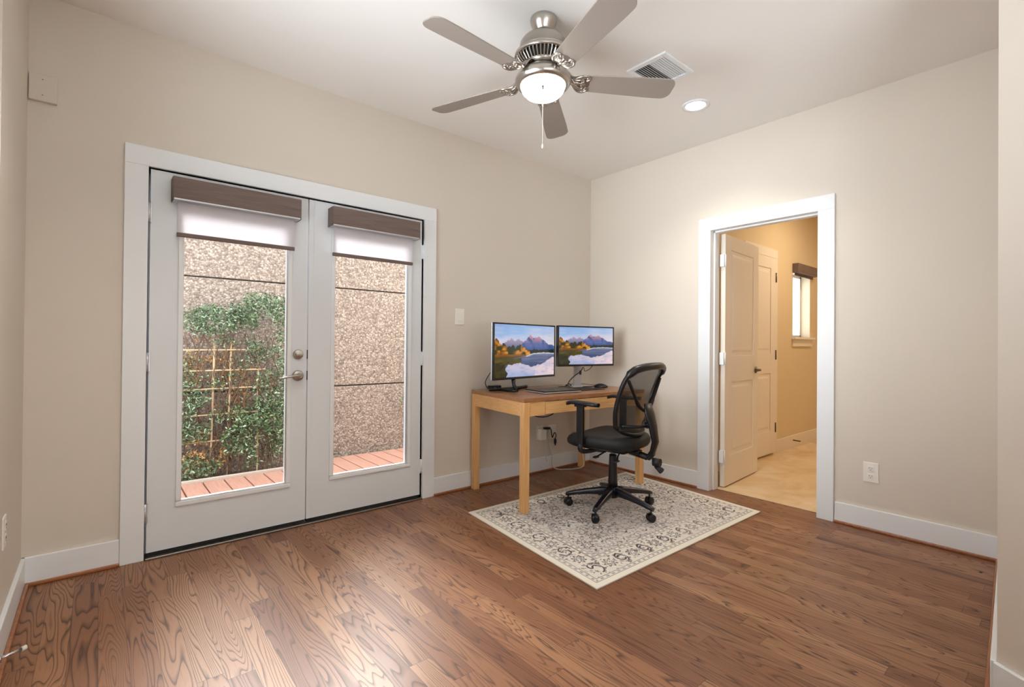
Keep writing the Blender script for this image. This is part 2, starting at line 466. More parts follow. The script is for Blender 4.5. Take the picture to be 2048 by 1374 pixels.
def casing(name, axis, a0, a1, ztop, w, t, side):
    # flat picture-less casing round an opening; axis 'x' lies on y=0 wall, 'y' on x=0 wall
    m = B()
    def bx(u0, u1, z0, z1):
        if axis == 'x': m.box((u0, side*t if side < 0 else 0, z0), (u1, 0 if side < 0 else t, z1))
        else: m.box((side*t if side < 0 else 0, u0, z0), (0 if side < 0 else t, u1, z1))
    bx(a0-w, a0, 0, ztop); bx(a1, a1+w, 0, ztop); bx(a0-w, a1+w, ztop, ztop+w)
    return m.obj(name, M['trim'], kind='structure', bevel=0.002)
casing('trim_1', 'x', FD0-0.004, FD1+0.004, FDZ, 0.098, 0.02, -1)
casing('trim_2', 'y', ID0, ID1, IDZ, 0.098, 0.02, -1)
# door jamb lining of the inner doorway + stop
m = B()
m.box((0.0, ID1, 0), (0.125, ID1+0.02, IDZ)); m.box((0.0, ID0-0.02, 0), (0.125, ID0, IDZ)); m.box((0.0, ID0-0.02, IDZ), (0.125, ID1+0.02, IDZ+0.02))
m.box((0.035, ID1-0.012, 0), (0.085, ID1, IDZ)); m.box((0.035, ID0, 0), (0.085, ID0+0.012, IDZ)); m.box((0.035, ID0, IDZ-0.012), (0.085, ID1, IDZ))
m.obj('trim_3', M['trim'], kind='structure', bevel=0.0015)
# glass door frame: jamb lining, aluminium threshold with dark sweep
m = B()
m.box((FD0-0.004, 0.0, 0), (FD0, 0.15, FDZ+0.004)); m.box((FD1, 0.0, 0), (FD1+0.004, 0.15, FDZ+0.004)); m.box((FD0, 0.0, FDZ), (FD1, 0.15, FDZ+0.004)); m.box((FD0, 0.052, 0), (FD0+0.022, 0.066, FDZ)); m.box((FD1-0.022, 0.052, 0), (FD1, 0.066, FDZ)); m.box((FD0, 0.052, FDZ-0.022), (FD1, 0.066, FDZ))
m.obj('trim_4', M['trim'], kind='structure')
m = B(); m.box((FD0, -0.032, 0), (FD1, 0.15, 0.012)); m.obj('trim_5', M['darknickel'], kind='structure', bevel=0.004)
m = B(); m.box((0.085, ID0, 0.0), (0.15, ID1, 0.006)); m.obj('trim_6', M['hallfloor'], kind='structure', bevel=0.002)

# ------------------------------------------------------------------ glazed double doors
def glazed_leaf(name, x0, x1, gx0, gx1, hinge_x):
    root_m = B()
    z0, z1 = 0.028, 2.028
    y0, y1 = 0.004, 0.048
    gz0, gz1 = 0.245, 1.895
    root_m.box((x0, y0, z0), (gx0, y1, z1)); root_m.box((gx1, y0, z0), (x1, y1, z1))
    root_m.box((gx0, y0, z0), (gx1, y1, gz0)); root_m.box((gx0, y0, gz1), (gx1, y1, z1))
    leaf = root_m.obj(name, M['door'], kind='structure')
    # raised glazing bead
    m = B(); w = 0.026
    for (a, b, c, d) in ((gx0, gz0, gx1, gz0+w), (gx0, gz1-w, gx1, gz1), (gx0, gz0+w, gx0+w, gz1-w), (gx1-w, gz0+w, gx1, gz1-w)):
        m.box((a, y0-0.010, b), (c, y1+0.008, d))
    m.obj('glazing_bead', M['trim'], leaf, bevel=0.005, seg=3)
    m = B(); m.box((gx0+w-0.004, 0.022, gz0+w-0.004), (gx1-w+0.004, 0.027, gz1-w+0.004)); m.obj('glass_pane', M['glass'], leaf)
    m = B(); m.box((x0+0.004, y0+0.004, 0.012), (x1-0.004, y1, z0+0.002)); m.obj('door_sweep', M['blackgap'], leaf)
    for hz in (0.235, 1.02, 1.80):
        m = B(); m.lathe([(0.0001, -0.05), (0.0065, -0.05), (0.0065, 0.05), (0.0001, 0.05)], (hinge_x, -0.006, hz), 12)
        for k in (-0.031, -0.01, 0.01, 0.031): m.lathe([(0.0072, k-0.0012), (0.0072, k+0.0012)], (hinge_x, -0.006, hz), 12)
        s = 1 if hinge_x < (x0+x1)/2 else -1
        m.box((hinge_x-0.012, -0.002, hz-0.05), (hinge_x+0.012, 0.004, hz+0.05))
        m.obj('hinge', M['trim'] if s < 0 else M['silver'], leaf)
    return leaf
xm = -2.667
leafL = glazed_leaf('door_1', FD0+0.006, xm-0.003, -3.342, -2.761, FD0)
leafR = glazed_leaf('door_2', xm+0.003, FD1-0.006, -2.524, -1.945, FD1)
# astragal strip on the meeting edge
m = B(); m.box((xm-0.028+0.03, -0.002, 0.03), (xm+0.03, 0.004, 2.026)); m.obj('meeting_strip', M['door'], leafR, bevel=0.001)
# lever handle set and deadbolt
def ylathe(m, prof, c, seg=28):
    rings = [[(c[0]+r*math.cos(2*PI*i/seg), c[1]-d, c[2]+r*math.sin(2*PI*i/seg)) for i in range(seg)] for r, d in prof]
    return m.loft(rings, True, True)
m = B(); ylathe(m, [(0.033, -0.004), (0.033, 0.004), (0.03, 0.010), (0.02, 0.013), (0.014, 0.016), (0.012, 0.05)], (-2.722, 0, 0.925))
m.tube(smooth_path([(-2.722, -0.048, 0.925), (-2.75, -0.052, 0.927), (-2.79, -0.052, 0.922), (-2.83, -0.05, 0.914), (-2.838, -0.044, 0.908)], 5), [0.0115]*5+[0.010]*5+[0.0085]*5+[0.007]*6, 10, flat=0.75)
m.obj('lever_handle', M['nickel'], leafL)
m = B(); ylathe(m, [(0.03, -0.004), (0.03, 0.004), (0.027, 0.010), (0.014, 0.014), (0.008, 0.018)], (-2.722, 0, 1.056))
m.box((-2.742, -0.03, 1.049), (-2.702, -0.014, 1.063)); m.obj('deadbolt_turn', M['nickel'], leafL, bevel=0.002)
m = B()
for z in (0.925, 1.056): m.box((xm-0.002, -0.001, z-0.028), (xm+0.0045, 0.006, z+0.028))
m.obj('strike_plate', M['blackgap'], leafR)

def roller_shade(label, x0, x1, fx0, fx1, zb):
    t = thing('roller_shade', label, 'window shade', ((x0+x1)/2, 0, 1.88), 0, 'roller shades on the glass doors')
    cx = (x0+x1)/2
    m = B(); m.box((x0-cx, -0.083, 0.0), (x1-cx, 0.003, 0.112)); m.obj('valance', M['shadewood'], t, bevel=0.002)
    m = B(); m.box((x0-cx+0.002, -0.085, -0.010), (x1-cx-0.002, -0.004, -0.0005)); m.obj('bottom_lip', M['silver'], t, bevel=0.002)
    m = B(); m.box((fx0-cx, -0.040, zb-1.88+0.018), (fx1-cx, -0.038, 0.0)); m.obj('shade_cloth', M['shadecloth'], t)
    m = B(); m.box((fx0-cx-0.003, -0.046, zb-1.88), (fx1-cx+0.003, -0.032, zb-1.88+0.022)); m.obj('hem_bar', M['shadewood'], t, bevel=0.003)
    for a, b in ((x0-cx-0.003, x0-cx-0.0005), (x1-cx+0.0005, x1-cx+0.003)): B().box((a, -0.082, -0.010), (b, 0.003, 0.110)).obj('end_cap', M['shadewood'], t)
    return t
roller_shade('brown valance roller shade with white cloth on the left glass door', -3.375, -2.74, -3.352, -2.765, 1.685)
roller_shade('brown valance roller shade with white cloth on the right glass door', -2.545, -1.93, -2.528, -1.965, 1.685)

# ------------------------------------------------------------------ outside
m = B(); m.box((-6.5, 0.14, -0.30), (2.5, 6.0, -0.17)); m.obj('ground_outside', M['soil'], kind='structure')
t = thing('aggregate_wall', 'pebble faced concrete panel wall outside the glass doors', 'outside wall', (-2.0, 1.92, -0.17))
for i in range(3):
    z0 = [-0.0, 0.855, 1.88][i]; z1 = [0.843, 1.868, 2.75][i]
    for k in range(2):
        xa = -4.4+k*4.41; m = B(); m.box((xa, 0, z0), (xa+4.4, 0.14, z1)); m.obj('wall_panel', M['pebble'], t, bevel=0.006)
m = B(); m.box((-4.4, 0.05, 0), (4.4, 0.13, 2.74)); m.obj('backing', M['slot'], t)
dk = thing('deck', 'reddish wooden deck outside the glass doors', 'deck', (0, 0, -0.05))
random.seed(4)
for i in range(28):
    x = -4.77 + i*0.155
    y1 = 1.66 if x < -2.25 else 1.86
    m = B(); m.box((x-0.0725, 0.155, -0.03), (x+0.0725, y1, 0.0)); m.obj('deck_board', M['deck'], dk, bevel=0.004)
m = B()
for y in (0.3, 0.9, 1.42): m.box((-4.9, y, -0.118), (-0.4, y+0.05, -0.032))
m.obj('joist', M['soil'], dk)
o = B().box((-4.9, 1.668, -0.16), (-2.2, 1.70, -0.028)).obj('edging_board', M['edging'], bevel=0.006); tag(o, 'pale edging board between the deck and the planting bed', 'edging board')
o = B().box((-4.9, 1.702, -0.17), (-2.2, 1.90, -0.06)).obj('planting_bed', M['soil'], kind='stuff'); tag(o, 'brown soil bed at the foot of the pebble wall', 'soil')

tr = thing('trellis', 'tan wooden lattice trellis standing in the planting bed', 'trellis', (-2.9, 1.80, -0.058))
for (x, x2, za, zb) in ((0.14, 0.115, 0, 1.22), (0.01, -0.01, 0, 1.18), (-0.25, -0.26, 0, 1.15), (0.36, 0.36, 0, 1.16)):
    m = B(); m.tube([(x2, 0, za), (x, 0, zb)], 0.0085, 6, smooth=False); m.obj('upright', M['trellis'], tr)
for (xa, xb, z) in ((-0.3, 0.42, 1.115), (-0.3, 0.42, 0.935), (-0.3, 0.42, 0.775), (-0.3, 0.42, 0.55), (-0.3, 0.42, 0.32)):
    m = B(); m.tube([(xa, -0.018, z), (xb, -0.018, z+0.004)], 0.0065, 6, smooth=False); m.obj('crossbar', M['trellis'], tr)

def leaves_mesh(name, parent, spec, seed, mat):
    rnd = random.Random(seed); vs = []; fs = []; cols = []
    for (cx, cz, rx, rz, ry, cy, n, sz, pal) in spec:
        for _ in range(n):
            while True:
                a, b, c = rnd.uniform(-1, 1), rnd.uniform(-1, 1), rnd.uniform(-1, 1)
                if a*a+b*b+c*c < 1: break
            p = Vector((cx+a*rx, cy+c*ry, cz+b*rz))
            if mnoise.noise(p*7.0) < -0.12: continue
            L = sz*rnd.uniform(0.6, 1.25); wd = L*rnd.uniform(0.32, 0.48)
            d = Vector((rnd.uniform(-1, 1), rnd.uniform(-1, 0.5), rnd.uniform(-0.9, 0.8))).normalized()
            u = Vector((rnd.uniform(-1, 1), rnd.uniform(-1, 1), rnd.uniform(-1, 1))); u = (u-d*u.dot(d)).normalized()
            nrm = d.cross(u)
            k = len(vs)
            vs += [p, p+d*L*0.35+u*wd*0.5+nrm*L*0.06, p+d*L*0.75+u*wd*0.36, p+d*L-nrm*L*0.08, p+d*L*0.75-u*wd*0.36, p+d*L*0.35-u*wd*0.5+nrm*L*0.06]
            fs += [(k, k+1, k+2, k+3), (k, k+3, k+4, k+5)]
            c = pal[rnd.randrange(len(pal))]; j = rnd.uniform(0.8, 1.2)
            cols.append((min(1, c[0]*j), min(1, c[1]*j), min(1, c[2]*j), 1))
    me = bpy.data.meshes.new(name); me.from_pydata([tuple(v) for v in vs], [], fs)
    ca = me.color_attributes.new('col', 'FLOAT_COLOR', 'CORNER')
    arr = np.repeat(np.array(cols, dtype=np.float32), 8, axis=0)
    ca.data.foreach_set('color', arr.ravel())
    me.materials.append(mat)
    o = bpy.data.objects.new(name, me); COL.objects.link(o); o.parent = parent
    return o
G1 = [srgb(70, 92, 54), srgb(88, 112, 70), srgb(44, 62, 36), srgb(116, 138, 104), srgb(58, 80, 42), srgb(160, 176, 148)]
G2 = [srgb(72, 98, 56), srgb(100, 126, 78), srgb(44, 60, 34), srgb(152, 170, 136), srgb(60, 82, 44)]
OR = [srgb(196, 150, 96), srgb(210, 150, 90), srgb(190, 130, 76), srgb(166, 120, 80), srgb(120, 132, 70), srgb(224, 176, 116)]
vine = thing('climbing_vine', 'leafy green vine climbing the trellis against the pebble wall', 'vine', (0, 0, 0))
spec = [(-2.95, 1.32, 0.34, 0.13, 0.10, 1.74, 2300, 0.030, G1), (-2.52, 1.42, 0.32, 0.16, 0.10, 1.74, 2600, 0.030, G1),
        (-2.42, 1.16, 0.24, 0.16, 0.08, 1.76, 900, 0.028, G1), (-2.38, 0.78, 0.22, 0.36, 0.08, 1.76, 1900, 0.028, G1),
        (-2.62, 1.02, 0.16, 0.14, 0.07, 1.76, 420, 0.028, G1), (-2.80, 1.12, 0.10, 0.06, 0.06, 1.76, 200, 0.028, G1),
        (-3.14, 0.55, 0.18, 0.30, 0.08, 1.75, 1300, 0.030, G1), (-2.98, 0.70, 0.20, 0.12, 0.07, 1.76, 520, 0.028, G1), (-3.10, 0.92, 0.12, 0.10, 0.07, 1.76, 160, 0.028, G1),
        (-2.52, 0.30, 0.34, 0.32, 0.12, 1.74, 3600, 0.032, G2), (-2.95, 0.38, 0.26, 0.18, 0.08, 1.76, 950, 0.028, G1),
        (-2.85, 0.74, 0.27, 0.24, 0.07, 1.77, 420, 0.026, G1), (-3.05, 0.06, 0.22, 0.10, 0.10, 1.75, 800, 0.030, G1),
        (-2.98, 0.18, 0.24, 0.22, 0.05, 1.80, 1500, 0.028, OR), (-2.92, 0.92, 0.30, 0.26, 0.03, 1.86, 1300, 0.026, OR), (-2.62, 0.60, 0.28, 0.40, 0.03, 1.86, 1300, 0.026, OR),
        (-3.4, 0.7, 0.25, 0.6, 0.10, 1.75, 1400, 0.034, G1)]
leaves_mesh('foliage', vine, spec, 7, M['leaf'])
rnd = random.Random(11); m = B()
for i in range(44):
    x = rnd.uniform(-3.2, -2.35); pts = [(x, 1.78, -0.058)]
    z = 0
    while z < rnd.uniform(0.9, 1.35):
        z += 0.12; x += rnd.uniform(-0.06, 0.06); pts.append((x, 1.79+rnd.uniform(-0.05, 0.06), z))
    m.tube(smooth_path(pts, 3), 0.0035, 5)
m.obj('stem', M['soil'], vine)
sh = thing('shrub', 'small green sprigs showing at the right edge of the right glass door', 'plant', (-0.98, 1.7, -0.17))
leaves_mesh('foliage', sh, [(0.0, 0.65, 0.13, 0.06, 0.08, 0.1, 150, 0.034, G2), (0.02, 1.28, 0.11, 0.06, 0.08, 0.1, 90, 0.034, G2), (0.1, 0.9, 0.08, 0.5, 0.08, 0.1, 160, 0.034, G2)], 5, M['leaf'])
m = B(); m.tube([(0.14, 0.08, 0.0), (0.12, 0.1, 0.6), (0.1, 0.1, 1.32)], 0.008, 6); m.obj('stem', M['soil'], sh)

# ------------------------------------------------------------------ hall beyond the doorway
HX1 = 3.3
m = B(); m.box((0.12, -0.985, 0), (2.31, -0.86, H)); m.box((2.84, -0.985, 0), (HX1+0.12, -0.86, H)); m.box((2.31, -0.985, 0), (2.84, -0.86, 1.24)); m.box((2.31, -0.985, 1.98), (2.84, -0.86, H))
m.obj('wall_hall_north', M['hallwall'], kind='structure')
m = B(); m.box((HX1, -3.1, 0), (HX1+0.12, -0.985, H)); m.obj('wall_hall_east', M['hallwall'], kind='structure')
m = B(); m.box((0.12, -3.1, 0), (HX1+0.12, -2.98, H)); m.obj('wall_hall_south', M['hallwall'], kind='structure')
m = B(); m.box((0.12, -3.1, H), (HX1+0.12, -0.86, H+0.12)); m.obj('ceiling_hall', M['ceil'], kind='structure')
m = B(); m.box((0.15, -3.1, -0.1), (HX1+0.12, -0.86, 0.002)); m.obj('floor_hall', M['hallfloor'], kind='structure')
m = B(); m.box((1.87, -1.0, 0.002), (HX1, -0.985, 0.135)); m.box((HX1-0.015, -2.98, 0.002), (HX1, -1.0, 0.135)); m.obj('baseboard_hall', M['halldoor'], kind='structure', bevel=0.003)

def panel_leaf(m, L, Ht, T, rails):
    # local: x along the leaf, y thickness, z up; grooves as recessed frames with raised fields
    m.box((0, -T/2+0.006, 0), (L, T/2-0.006, Ht))
    st = 0.115
    zc = [0.0, 0.235, 0.83, 1.04, Ht-0.115, Ht]
    for s in (-1, 1):
        y0, y1 = (T/2-0.006, T/2) if s > 0 else (-T/2, -T/2+0.006)
        m.box((0, y0, 0), (st, y1, Ht)); m.box((L-st, y0, 0), (L, y1, Ht))
        m.box((st, y0, 0), (L-st, y1, zc[1])); m.box((st, y0, zc[2]), (L-st, y1, zc[3])); m.box((st, y0, zc[4]), (L-st, y1, Ht))
        for (a, b) in ((zc[1], zc[2]), (zc[3], zc[4])):
            ym = (T/2-0.001) if s > 0 else (-T/2+0.001)
            yb = (T/2-0.006) if s > 0 else (-T/2+0.006)
            g = 0.028; r = 0.05
            o = [(st+g, yb, a+g), (L-st-g, yb, a+g), (L-st-g, yb, b-g), (st+g, yb, b-g)]
            i = [(st+r, ym, a+r), (L-st-r, ym, a+r), (L-st-r, ym, b-r), (st+r, ym, b-r)]
            m.add(o+i, [(0, 1, 5, 4), (1, 2, 6, 5), (2, 3, 7, 6), (3, 0, 4, 7), (4, 5, 6, 7)])
def place(o, loc, rz): o.location = loc; o.rotation_euler = (0, 0, rz)
m = B(); panel_leaf(m, 0.735, 2.015, 0.036, None)
d3 = m.obj('door_3', M['halldoor'], kind='structure', bevel=0.0012); place(d3, (0.142, -1.262, 0.012), math.radians(4.5))
m = B()
ylathe(m, [(0.03, -0.004), (0.03, 0.006), (0.012, 0.012), (0.010, 0.045)], (0.675, -0.018, 0.91)); m.tube([(0.675, -0.058, 0.91), (0.64, -0.062, 0.91), (0.585, -0.06, 0.906)], [0.009, 0.009, 0.007], 10)
m.obj('lever_handle', M['bronze'], d3)
for hz in (0.24, 1.02, 1.80):
    m = B(); m.box((-0.028, -0.018, hz-0.048), (-0.0005, 0.014, hz+0.048)); m.tube([(-0.006, -0.021, hz-0.05), (-0.006, -0.021, hz+0.05)], 0.006, 10); m.obj('hinge', M['trim'], d3)
m = B(); panel_leaf(m, 0.56, 2.03, 0.036, None)
d4 = m.obj('door_4', M['halldoor'], kind='structure', bevel=0.0012); place(d4, (1.20, -1.003, 0.025), 0)
for hz in (0.26, 1.02, 1.83):
    m = B(); m.box((0.561, -0.020, hz-0.048), (0.572, 0.0, hz+0.048)); m.tube([(0.566, -0.022, hz-0.05), (0.566, -0.022, hz+0.05)], 0.007, 10); m.obj('hinge', M['bronze'], d4)
m = B(); m.box((1.10, -1.003, 0.002), (1.195, -0.9855, 2.065)); m.box((1.772, -1.003, 0.002), (1.862, -0.9855, 2.065)); m.box((1.10, -1.003, 2.065), (1.862, -0.9855, 2.155)); m.obj('trim_7', M['halldoor'], kind='structure', bevel=0.002)

# hall window
m = B(); m.box((2.36, -0.885, 1.24), (2.84, -0.87, 1.27)); m.box((2.31, -0.885, 1.95), (2.84, -0.87, 1.98)); m.box((2.31, -0.885, 1.24), (2.34, -0.87, 1.98)); m.box((2.81, -0.885, 1.24), (2.84, -0.87, 1.98)); m.box((2.565, -0.89, 1.24), (2.585, -0.87, 1.98))
win = m.obj('window_1', M['trim'], kind='structure')
m = B(); m.box((2.33, -0.878, 1.26), (2.82, -0.874, 1.96)); m.obj('frosted_pane', M['frost'], win)
m = B(); m.box((2.28, -1.03, 1.215), (2.90, -0.985, 1.24)); m.box((2.31, -0.9855, 1.215), (2.84, -0.885, 1.24)); m.box((2.30, -1.003, 1.135), (2.87, -0.985, 1.215)); m.obj('trim_8', M['halldoor'], kind='structure', bevel=0.003)
area_light('hall_window_portal', (2.575, -0.84, 1.61), (-PI/2, 0, 0), 0.5, 0.7, 1, (1, 1, 1), True)
t = thing('window_blind', 'brown blind valance over the small hall window', 'blind', (2.30, -0.99, 1.965))
m = B(); m.box((0.0, -0.06, 0.0), (0.58, 0.002, 0.105)); m.obj('valance', M['shadewood'], t, bevel=0.002)
m = B(); m.box((0.02, -0.02, -0.03), (0.56, -0.012, 0.0)); m.obj('shade_cloth', M['shadewood'], t)
o = B().tube([(2.31, -1.001, 0.082), (2.31, -1.04, 0.08), (2.312, -1.075, 0.079)], 0.007, 8).obj('door_stop', M['bronze']); tag(o, 'small dark door stop on the baseboard in the hall', 'door stop')
# hall lamp
t = thing('recessed_light', 'round recessed ceiling light in the hall out beyond the doorway', 'ceiling light', (1.9, -1.9, H))
B().lathe([(0.095, 0.0), (0.095, -0.006), (0.07, -0.008), (0.065, -0.001)], seg=32).obj('trim_ring', M['trim'], t)
M['halllamp'] = emit('hall_lamp_lens', (1.0, 0.72, 0.40, 1), 30.0)
B().lathe([(0.066, -0.002), (0.0001, -0.002)], seg=32).obj('lens', M['halllamp'], t)
area_light('hall_lamp_light', (1.9, -1.9, H-0.02), (0, 0, 0), 0.12, 0.12, 19, (1.0, 0.80, 0.56))

# ------------------------------------------------------------------ ceiling fan
FX, FY = -2.0, -1.41
fan = thing('ceiling_fan', 'brushed nickel ceiling fan with five blades and lit bowl', 'ceiling fan', (FX, FY, H))
B().lathe([(0.0001, 0), (0.062, 0), (0.066, -0.006), (0.066, -0.016), (0.060, -0.035), (0.046, -0.060), (0.040, -0.072), (0.0001, -0.074)], seg=48).obj('canopy', M['nickel'], fan)
B().lathe([(0.026, -0.070), (0.024, -0.10), (0.0001, -0.10)], seg=24).obj('coupling', M['slot'], fan)
B().lathe([(0.0001, -0.094), (0.05, -0.095), (0.085, -0.100), (0.105, -0.112), (0.115, -0.128), (0.120, -0.165), (0.128, -0.172), (0.128, -0.178), (0.120, -0.184), (0.118, -0.190), (0.0001, -0.19)], seg=64).obj('motor_housing', M['nickel'], fan)
m = B(); m.lathe([(0.112, -0.186), (0.116, -0.20), (0.098, -0.236), (0.0001, -0.24)], seg=48); core = m.obj('vent_core', M['slot'], fan)
m = B()
for k in range(44):
    a = 2*PI*k/44; c, s_ = math.cos(a), math.sin(a); R4 = Matrix.Rotation(a, 4, 'Z')
    pts = [Vector((0.118, 0, -0.184)), Vector((0.134, 0, -0.200)), Vector((0.130, 0, -0.214)), Vector((0.100, 0, -0.246))]
    m.tube([R4 @ p for p in pts], 0.0034, 4, smooth=False)
m.lathe([(0.128, -0.182), (0.141, -0.186), (0.143, -0.196), (0.139, -0.206), (0.134, -0.204)], seg=64)
m.lathe([(0.106, -0.238), (0.106, -0.25), (0.085, -0.256), (0.060, -0.256)], seg=48)
m.obj('vent_ring', M['nickel'], fan)
B().lathe([(0.0001, -0.250), (0.050, -0.250), (0.052, -0.266), (0.0001, -0.268)], seg=36).obj('switch_housing', M['darknickel'], fan)
B().lathe([(0.045, -0.256), (0.078, -0.260), (0.110, -0.270), (0.128, -0.286), (0.138, -0.306), (0.137, -0.320), (0.128, -0.333), (0.112, -0.340), (0.104, -0.328)], seg=64).obj('light_fitter', M['nickel'], fan)
B().lathe([(0.109, -0.328), (0.110, -0.340), (0.102, -0.360), (0.086, -0.377), (0.060, -0.391), (0.03, -0.398), (0.0001, -0.400)], seg=64).obj('light_bowl', M['bowl'], fan)
BA0 = 182.15
for k in range(5):
    a = math.radians(BA0 - 72*k); R4 = Matrix.Rotation(a, 4, 'Z')
    # blade
    out = []
    r0, r1 = 0.165, 0.668
    def hw(r):
        t_ = (r-r0)/(r1-r0)
        return 0.052 + 0.016*min(1, t_*1.3)
    N = 14
    top = []
    for i in range(N+1):
        r = r0+0.028 + (r1-0.045-(r0+0.028))*i/N; top.append((r, hw(r)))
    tip = [(r1-0.045+0.045*math.sin(q), hw(r1)-0.045+0.045*math.cos(q)) for q in [PI/2*j/6 for j in range(1, 7)]]
    rootc = [(r0+0.028-0.028*math.cos(q), hw(r0)-0.028*(1-math.sin(q))) for q in [PI/2*j/5 for j in range(0, 5)]]
    half = rootc+top+tip
    poly = half+[(x, -y) for x, y in half[::-1]]
    th = 0.006; pit = math.radians(-12)
    P4 = R4 @ Matrix.Translation((0, 0, -0.305+0.0)) @ Matrix.Rotation(pit, 4, 'X')
    m = B(); m.prism(poly[::-1], -th/2, th/2); m.xf(P4)
    bl = m.obj('blade', M['bladetop'], fan, bevel=0.0018)
    # ornate blade arm: curved bracket with scroll plate under the blade
    m = B()
    for s in (-1, 1):
        m.tube(smooth_path([(0.085, s*0.012, 0.062), (0.125, s*0.016, 0.052), (0.165, s*0.020, 0.012), (0.20, s*0.044, -0.005), (0.235, s*0.054, -0.006), (0.262, s*0.046, -0.006), (0.268, s*0.030, -0.006), (0.252, s*0.022, -0.006)], 4), 0.0058, 8)
        m.tube(smooth_path([(0.175, s*0.012, 0.004), (0.205, s*0.024, -0.006), (0.232, s*0.030, -0.007), (0.236, s*0.014, -0.007), (0.222, s*0.010, -0.007)], 4), 0.0042, 6)
        m.lathe([(0.0001, -0.009), (0.006, -0.008), (0.007, -0.004), (0.006, -0.002)], (0.256, s*0.036, 0), 12)
    m.tube([(0.10, 0, 0.058), (0.145, 0, 0.036), (0.18, 0, 0.0), (0.25, 0, -0.006)], [0.012, 0.012, 0.009, 0.006], 8)
    m.prism([(0.20, -0.03), (0.262, -0.04), (0.275, 0), (0.262, 0.04), (0.20, 0.03)], -0.0055, -0.003)
    m.v = [(0.085+(p[0]-0.085)*0.78, p[1], p[2]) if p[0] > 0.085 else p for p in m.v]
    m.xf(P4); m.obj('blade_arm', M['nickel'], fan)
fd = Vector((FX+3.66, FY+3.157)).normalized()
m = B(); m.tube([(-fd.x*0.10, -fd.y*0.10, -0.285), (-fd.x*0.142, -fd.y*0.142, -0.33), (-fd.x*0.143, -fd.y*0.143, -0.405)], 0.0012, 6); m.lathe([(0.0005, 0), (0.005, -0.006), (0.006, -0.012), (0.004, -0.02), (0.0001, -0.021)], (-fd.x*0.143, -fd.y*0.143, -0.402), 10); m.obj('pull_chain', M['darknickel'], fan)
m = B(); m.tube([(fd.x*0.125, fd.y*0.125, -0.30), (fd.x*0.141, fd.y*0.141, -0.34), (fd.x*0.141, fd.y*0.141, -0.565)], 0.0012, 6); m.lathe([(0.0005, 0), (0.0045, -0.01), (0.005, -0.02), (0.0005, -0.026)], (fd.x*0.141, fd.y*0.141, -0.56), 10); m.obj('pull_chain', M['rubberw'], fan)

# vent and recessed light on the ceiling
t = thing('ceiling_vent', 'white louvred air vent in the ceiling behind the fan blade', 'vent', (-1.17, -1.53, H), 0)
m = B()
for (a, b, c, d) in ((-0.15, -0.13, 0.15, -0.10), (-0.15, 0.10, 0.15, 0.13), (-0.15, -0.10, -0.12, 0.10), (0.12, -0.10, 0.15, 0.10)): m.box((a, b, -0.012), (c, d, 0))
m.obj('frame', M['trim'], t, bevel=0.003)
B().box((-0.12, -0.10, -0.0015), (0.12, 0.10, 0)).obj('duct_opening', M['slot'], t)
for k in range(14):
    y = -0.09+k*0.0138
    m = B(); m.box((-0.12, -0.0005, -0.005), (0.12, 0.0005, 0.006)); m.xf(Matrix.Translation((0, y, -0.006)) @ Matrix.Rotation(math.radians(30 if k < 7 else -30), 4, 'X')); m.obj('louvre', M['trim'], t)
for (rx, ry, lab) in ((-0.63, -1.45, 'lit round recessed ceiling light right of the fan'), (-3.37, -1.45, 'unseen recessed ceiling light added left of the fan to brighten the west wall')):  # the left one is unseen, added to brighten the west wall
    t = thing('recessed_light', lab, 'ceiling light', (rx, ry, H))
    B().lathe([(0.088, 0.0), (0.088, -0.005), (0.070, -0.009), (0.062, -0.002), (0.0001, -0.0015)], seg=40).obj('trim_ring', M['trim'], t)
    B().lathe([(0.063, -0.0035), (0.0001, -0.0035)], seg=40).obj('lens', M['canlamp'], t)
    sl = bpy.data.lights.new('recessed_lamp_light', 'SPOT'); sl.energy = 56; sl.color = (1.0, 0.91, 0.80); sl.spot_size = math.radians(125); sl.spot_blend = 0.9; sl.shadow_soft_size = 0.06
    so = bpy.data.objects.new('recessed_lamp_light', sl); COL.objects.link(so); so.location = (rx, ry, H-0.02)

# ------------------------------------------------------------------ wall plates
def plate(name, label, cat, loc, rz, kind, wide=0.072, tall=0.118, group=None):
    t = thing(name, label, cat, loc, rz, group)
    B().box((-wide/2, -0.006, -tall/2), (wide/2, 0, tall/2)).obj('cover_plate', M['plate'], t, bevel=0.0025)
    if kind == 'switch':
        B().box((-0.017, -0.0095, -0.034), (0.017, -0.006, 0.034)).obj('rocker', M['plate'], t, bevel=0.002)
    if kind == 'outlet':
        for s in (1, -1):
            f = B().box((-0.017, -0.0085, s*0.0235-0.015), (0.017, -0.006, s*0.0235+0.015)).obj('socket', M['plate'], t, bevel=0.003)
            m = B(); m.box((-0.0075, -0.0092, s*0.0235-0.002), (-0.0055, -0.0084, s*0.0235+0.008)); m.box((0.0055, -0.0092, s*0.0235-0.002), (0.0075, -0.0084, s*0.0235+0.007)); m.box((-0.002, -0.0092, s*0.0235-0.010), (0.002, -0.0084, s*0.0235-0.006)); m.obj('slots', M['slot'], f)
        m = B(); m.box((-0.0015, -0.0075, -0.0015), (0.0015, -0.006, 0.0015)); m.obj('screw', M['silver'], t)
    return t
plate('light_switch', 'white rocker light switch right of the glass doors', 'light switch', (-1.53, 0, 1.34), 0, 'switch', 0.085, 0.125)
plate('wall_outlet', 'white wall outlet right of the inner doorway', 'outlet', (0, -2.28, 0.357), -PI/2, 'outlet', 0.08, 0.122)
plate('wall_outlet', 'white wall outlet under the desk with a white adapter in it', 'outlet', (-0.665, 0, 0.352), 0, 'outlet', 0.08, 0.122)
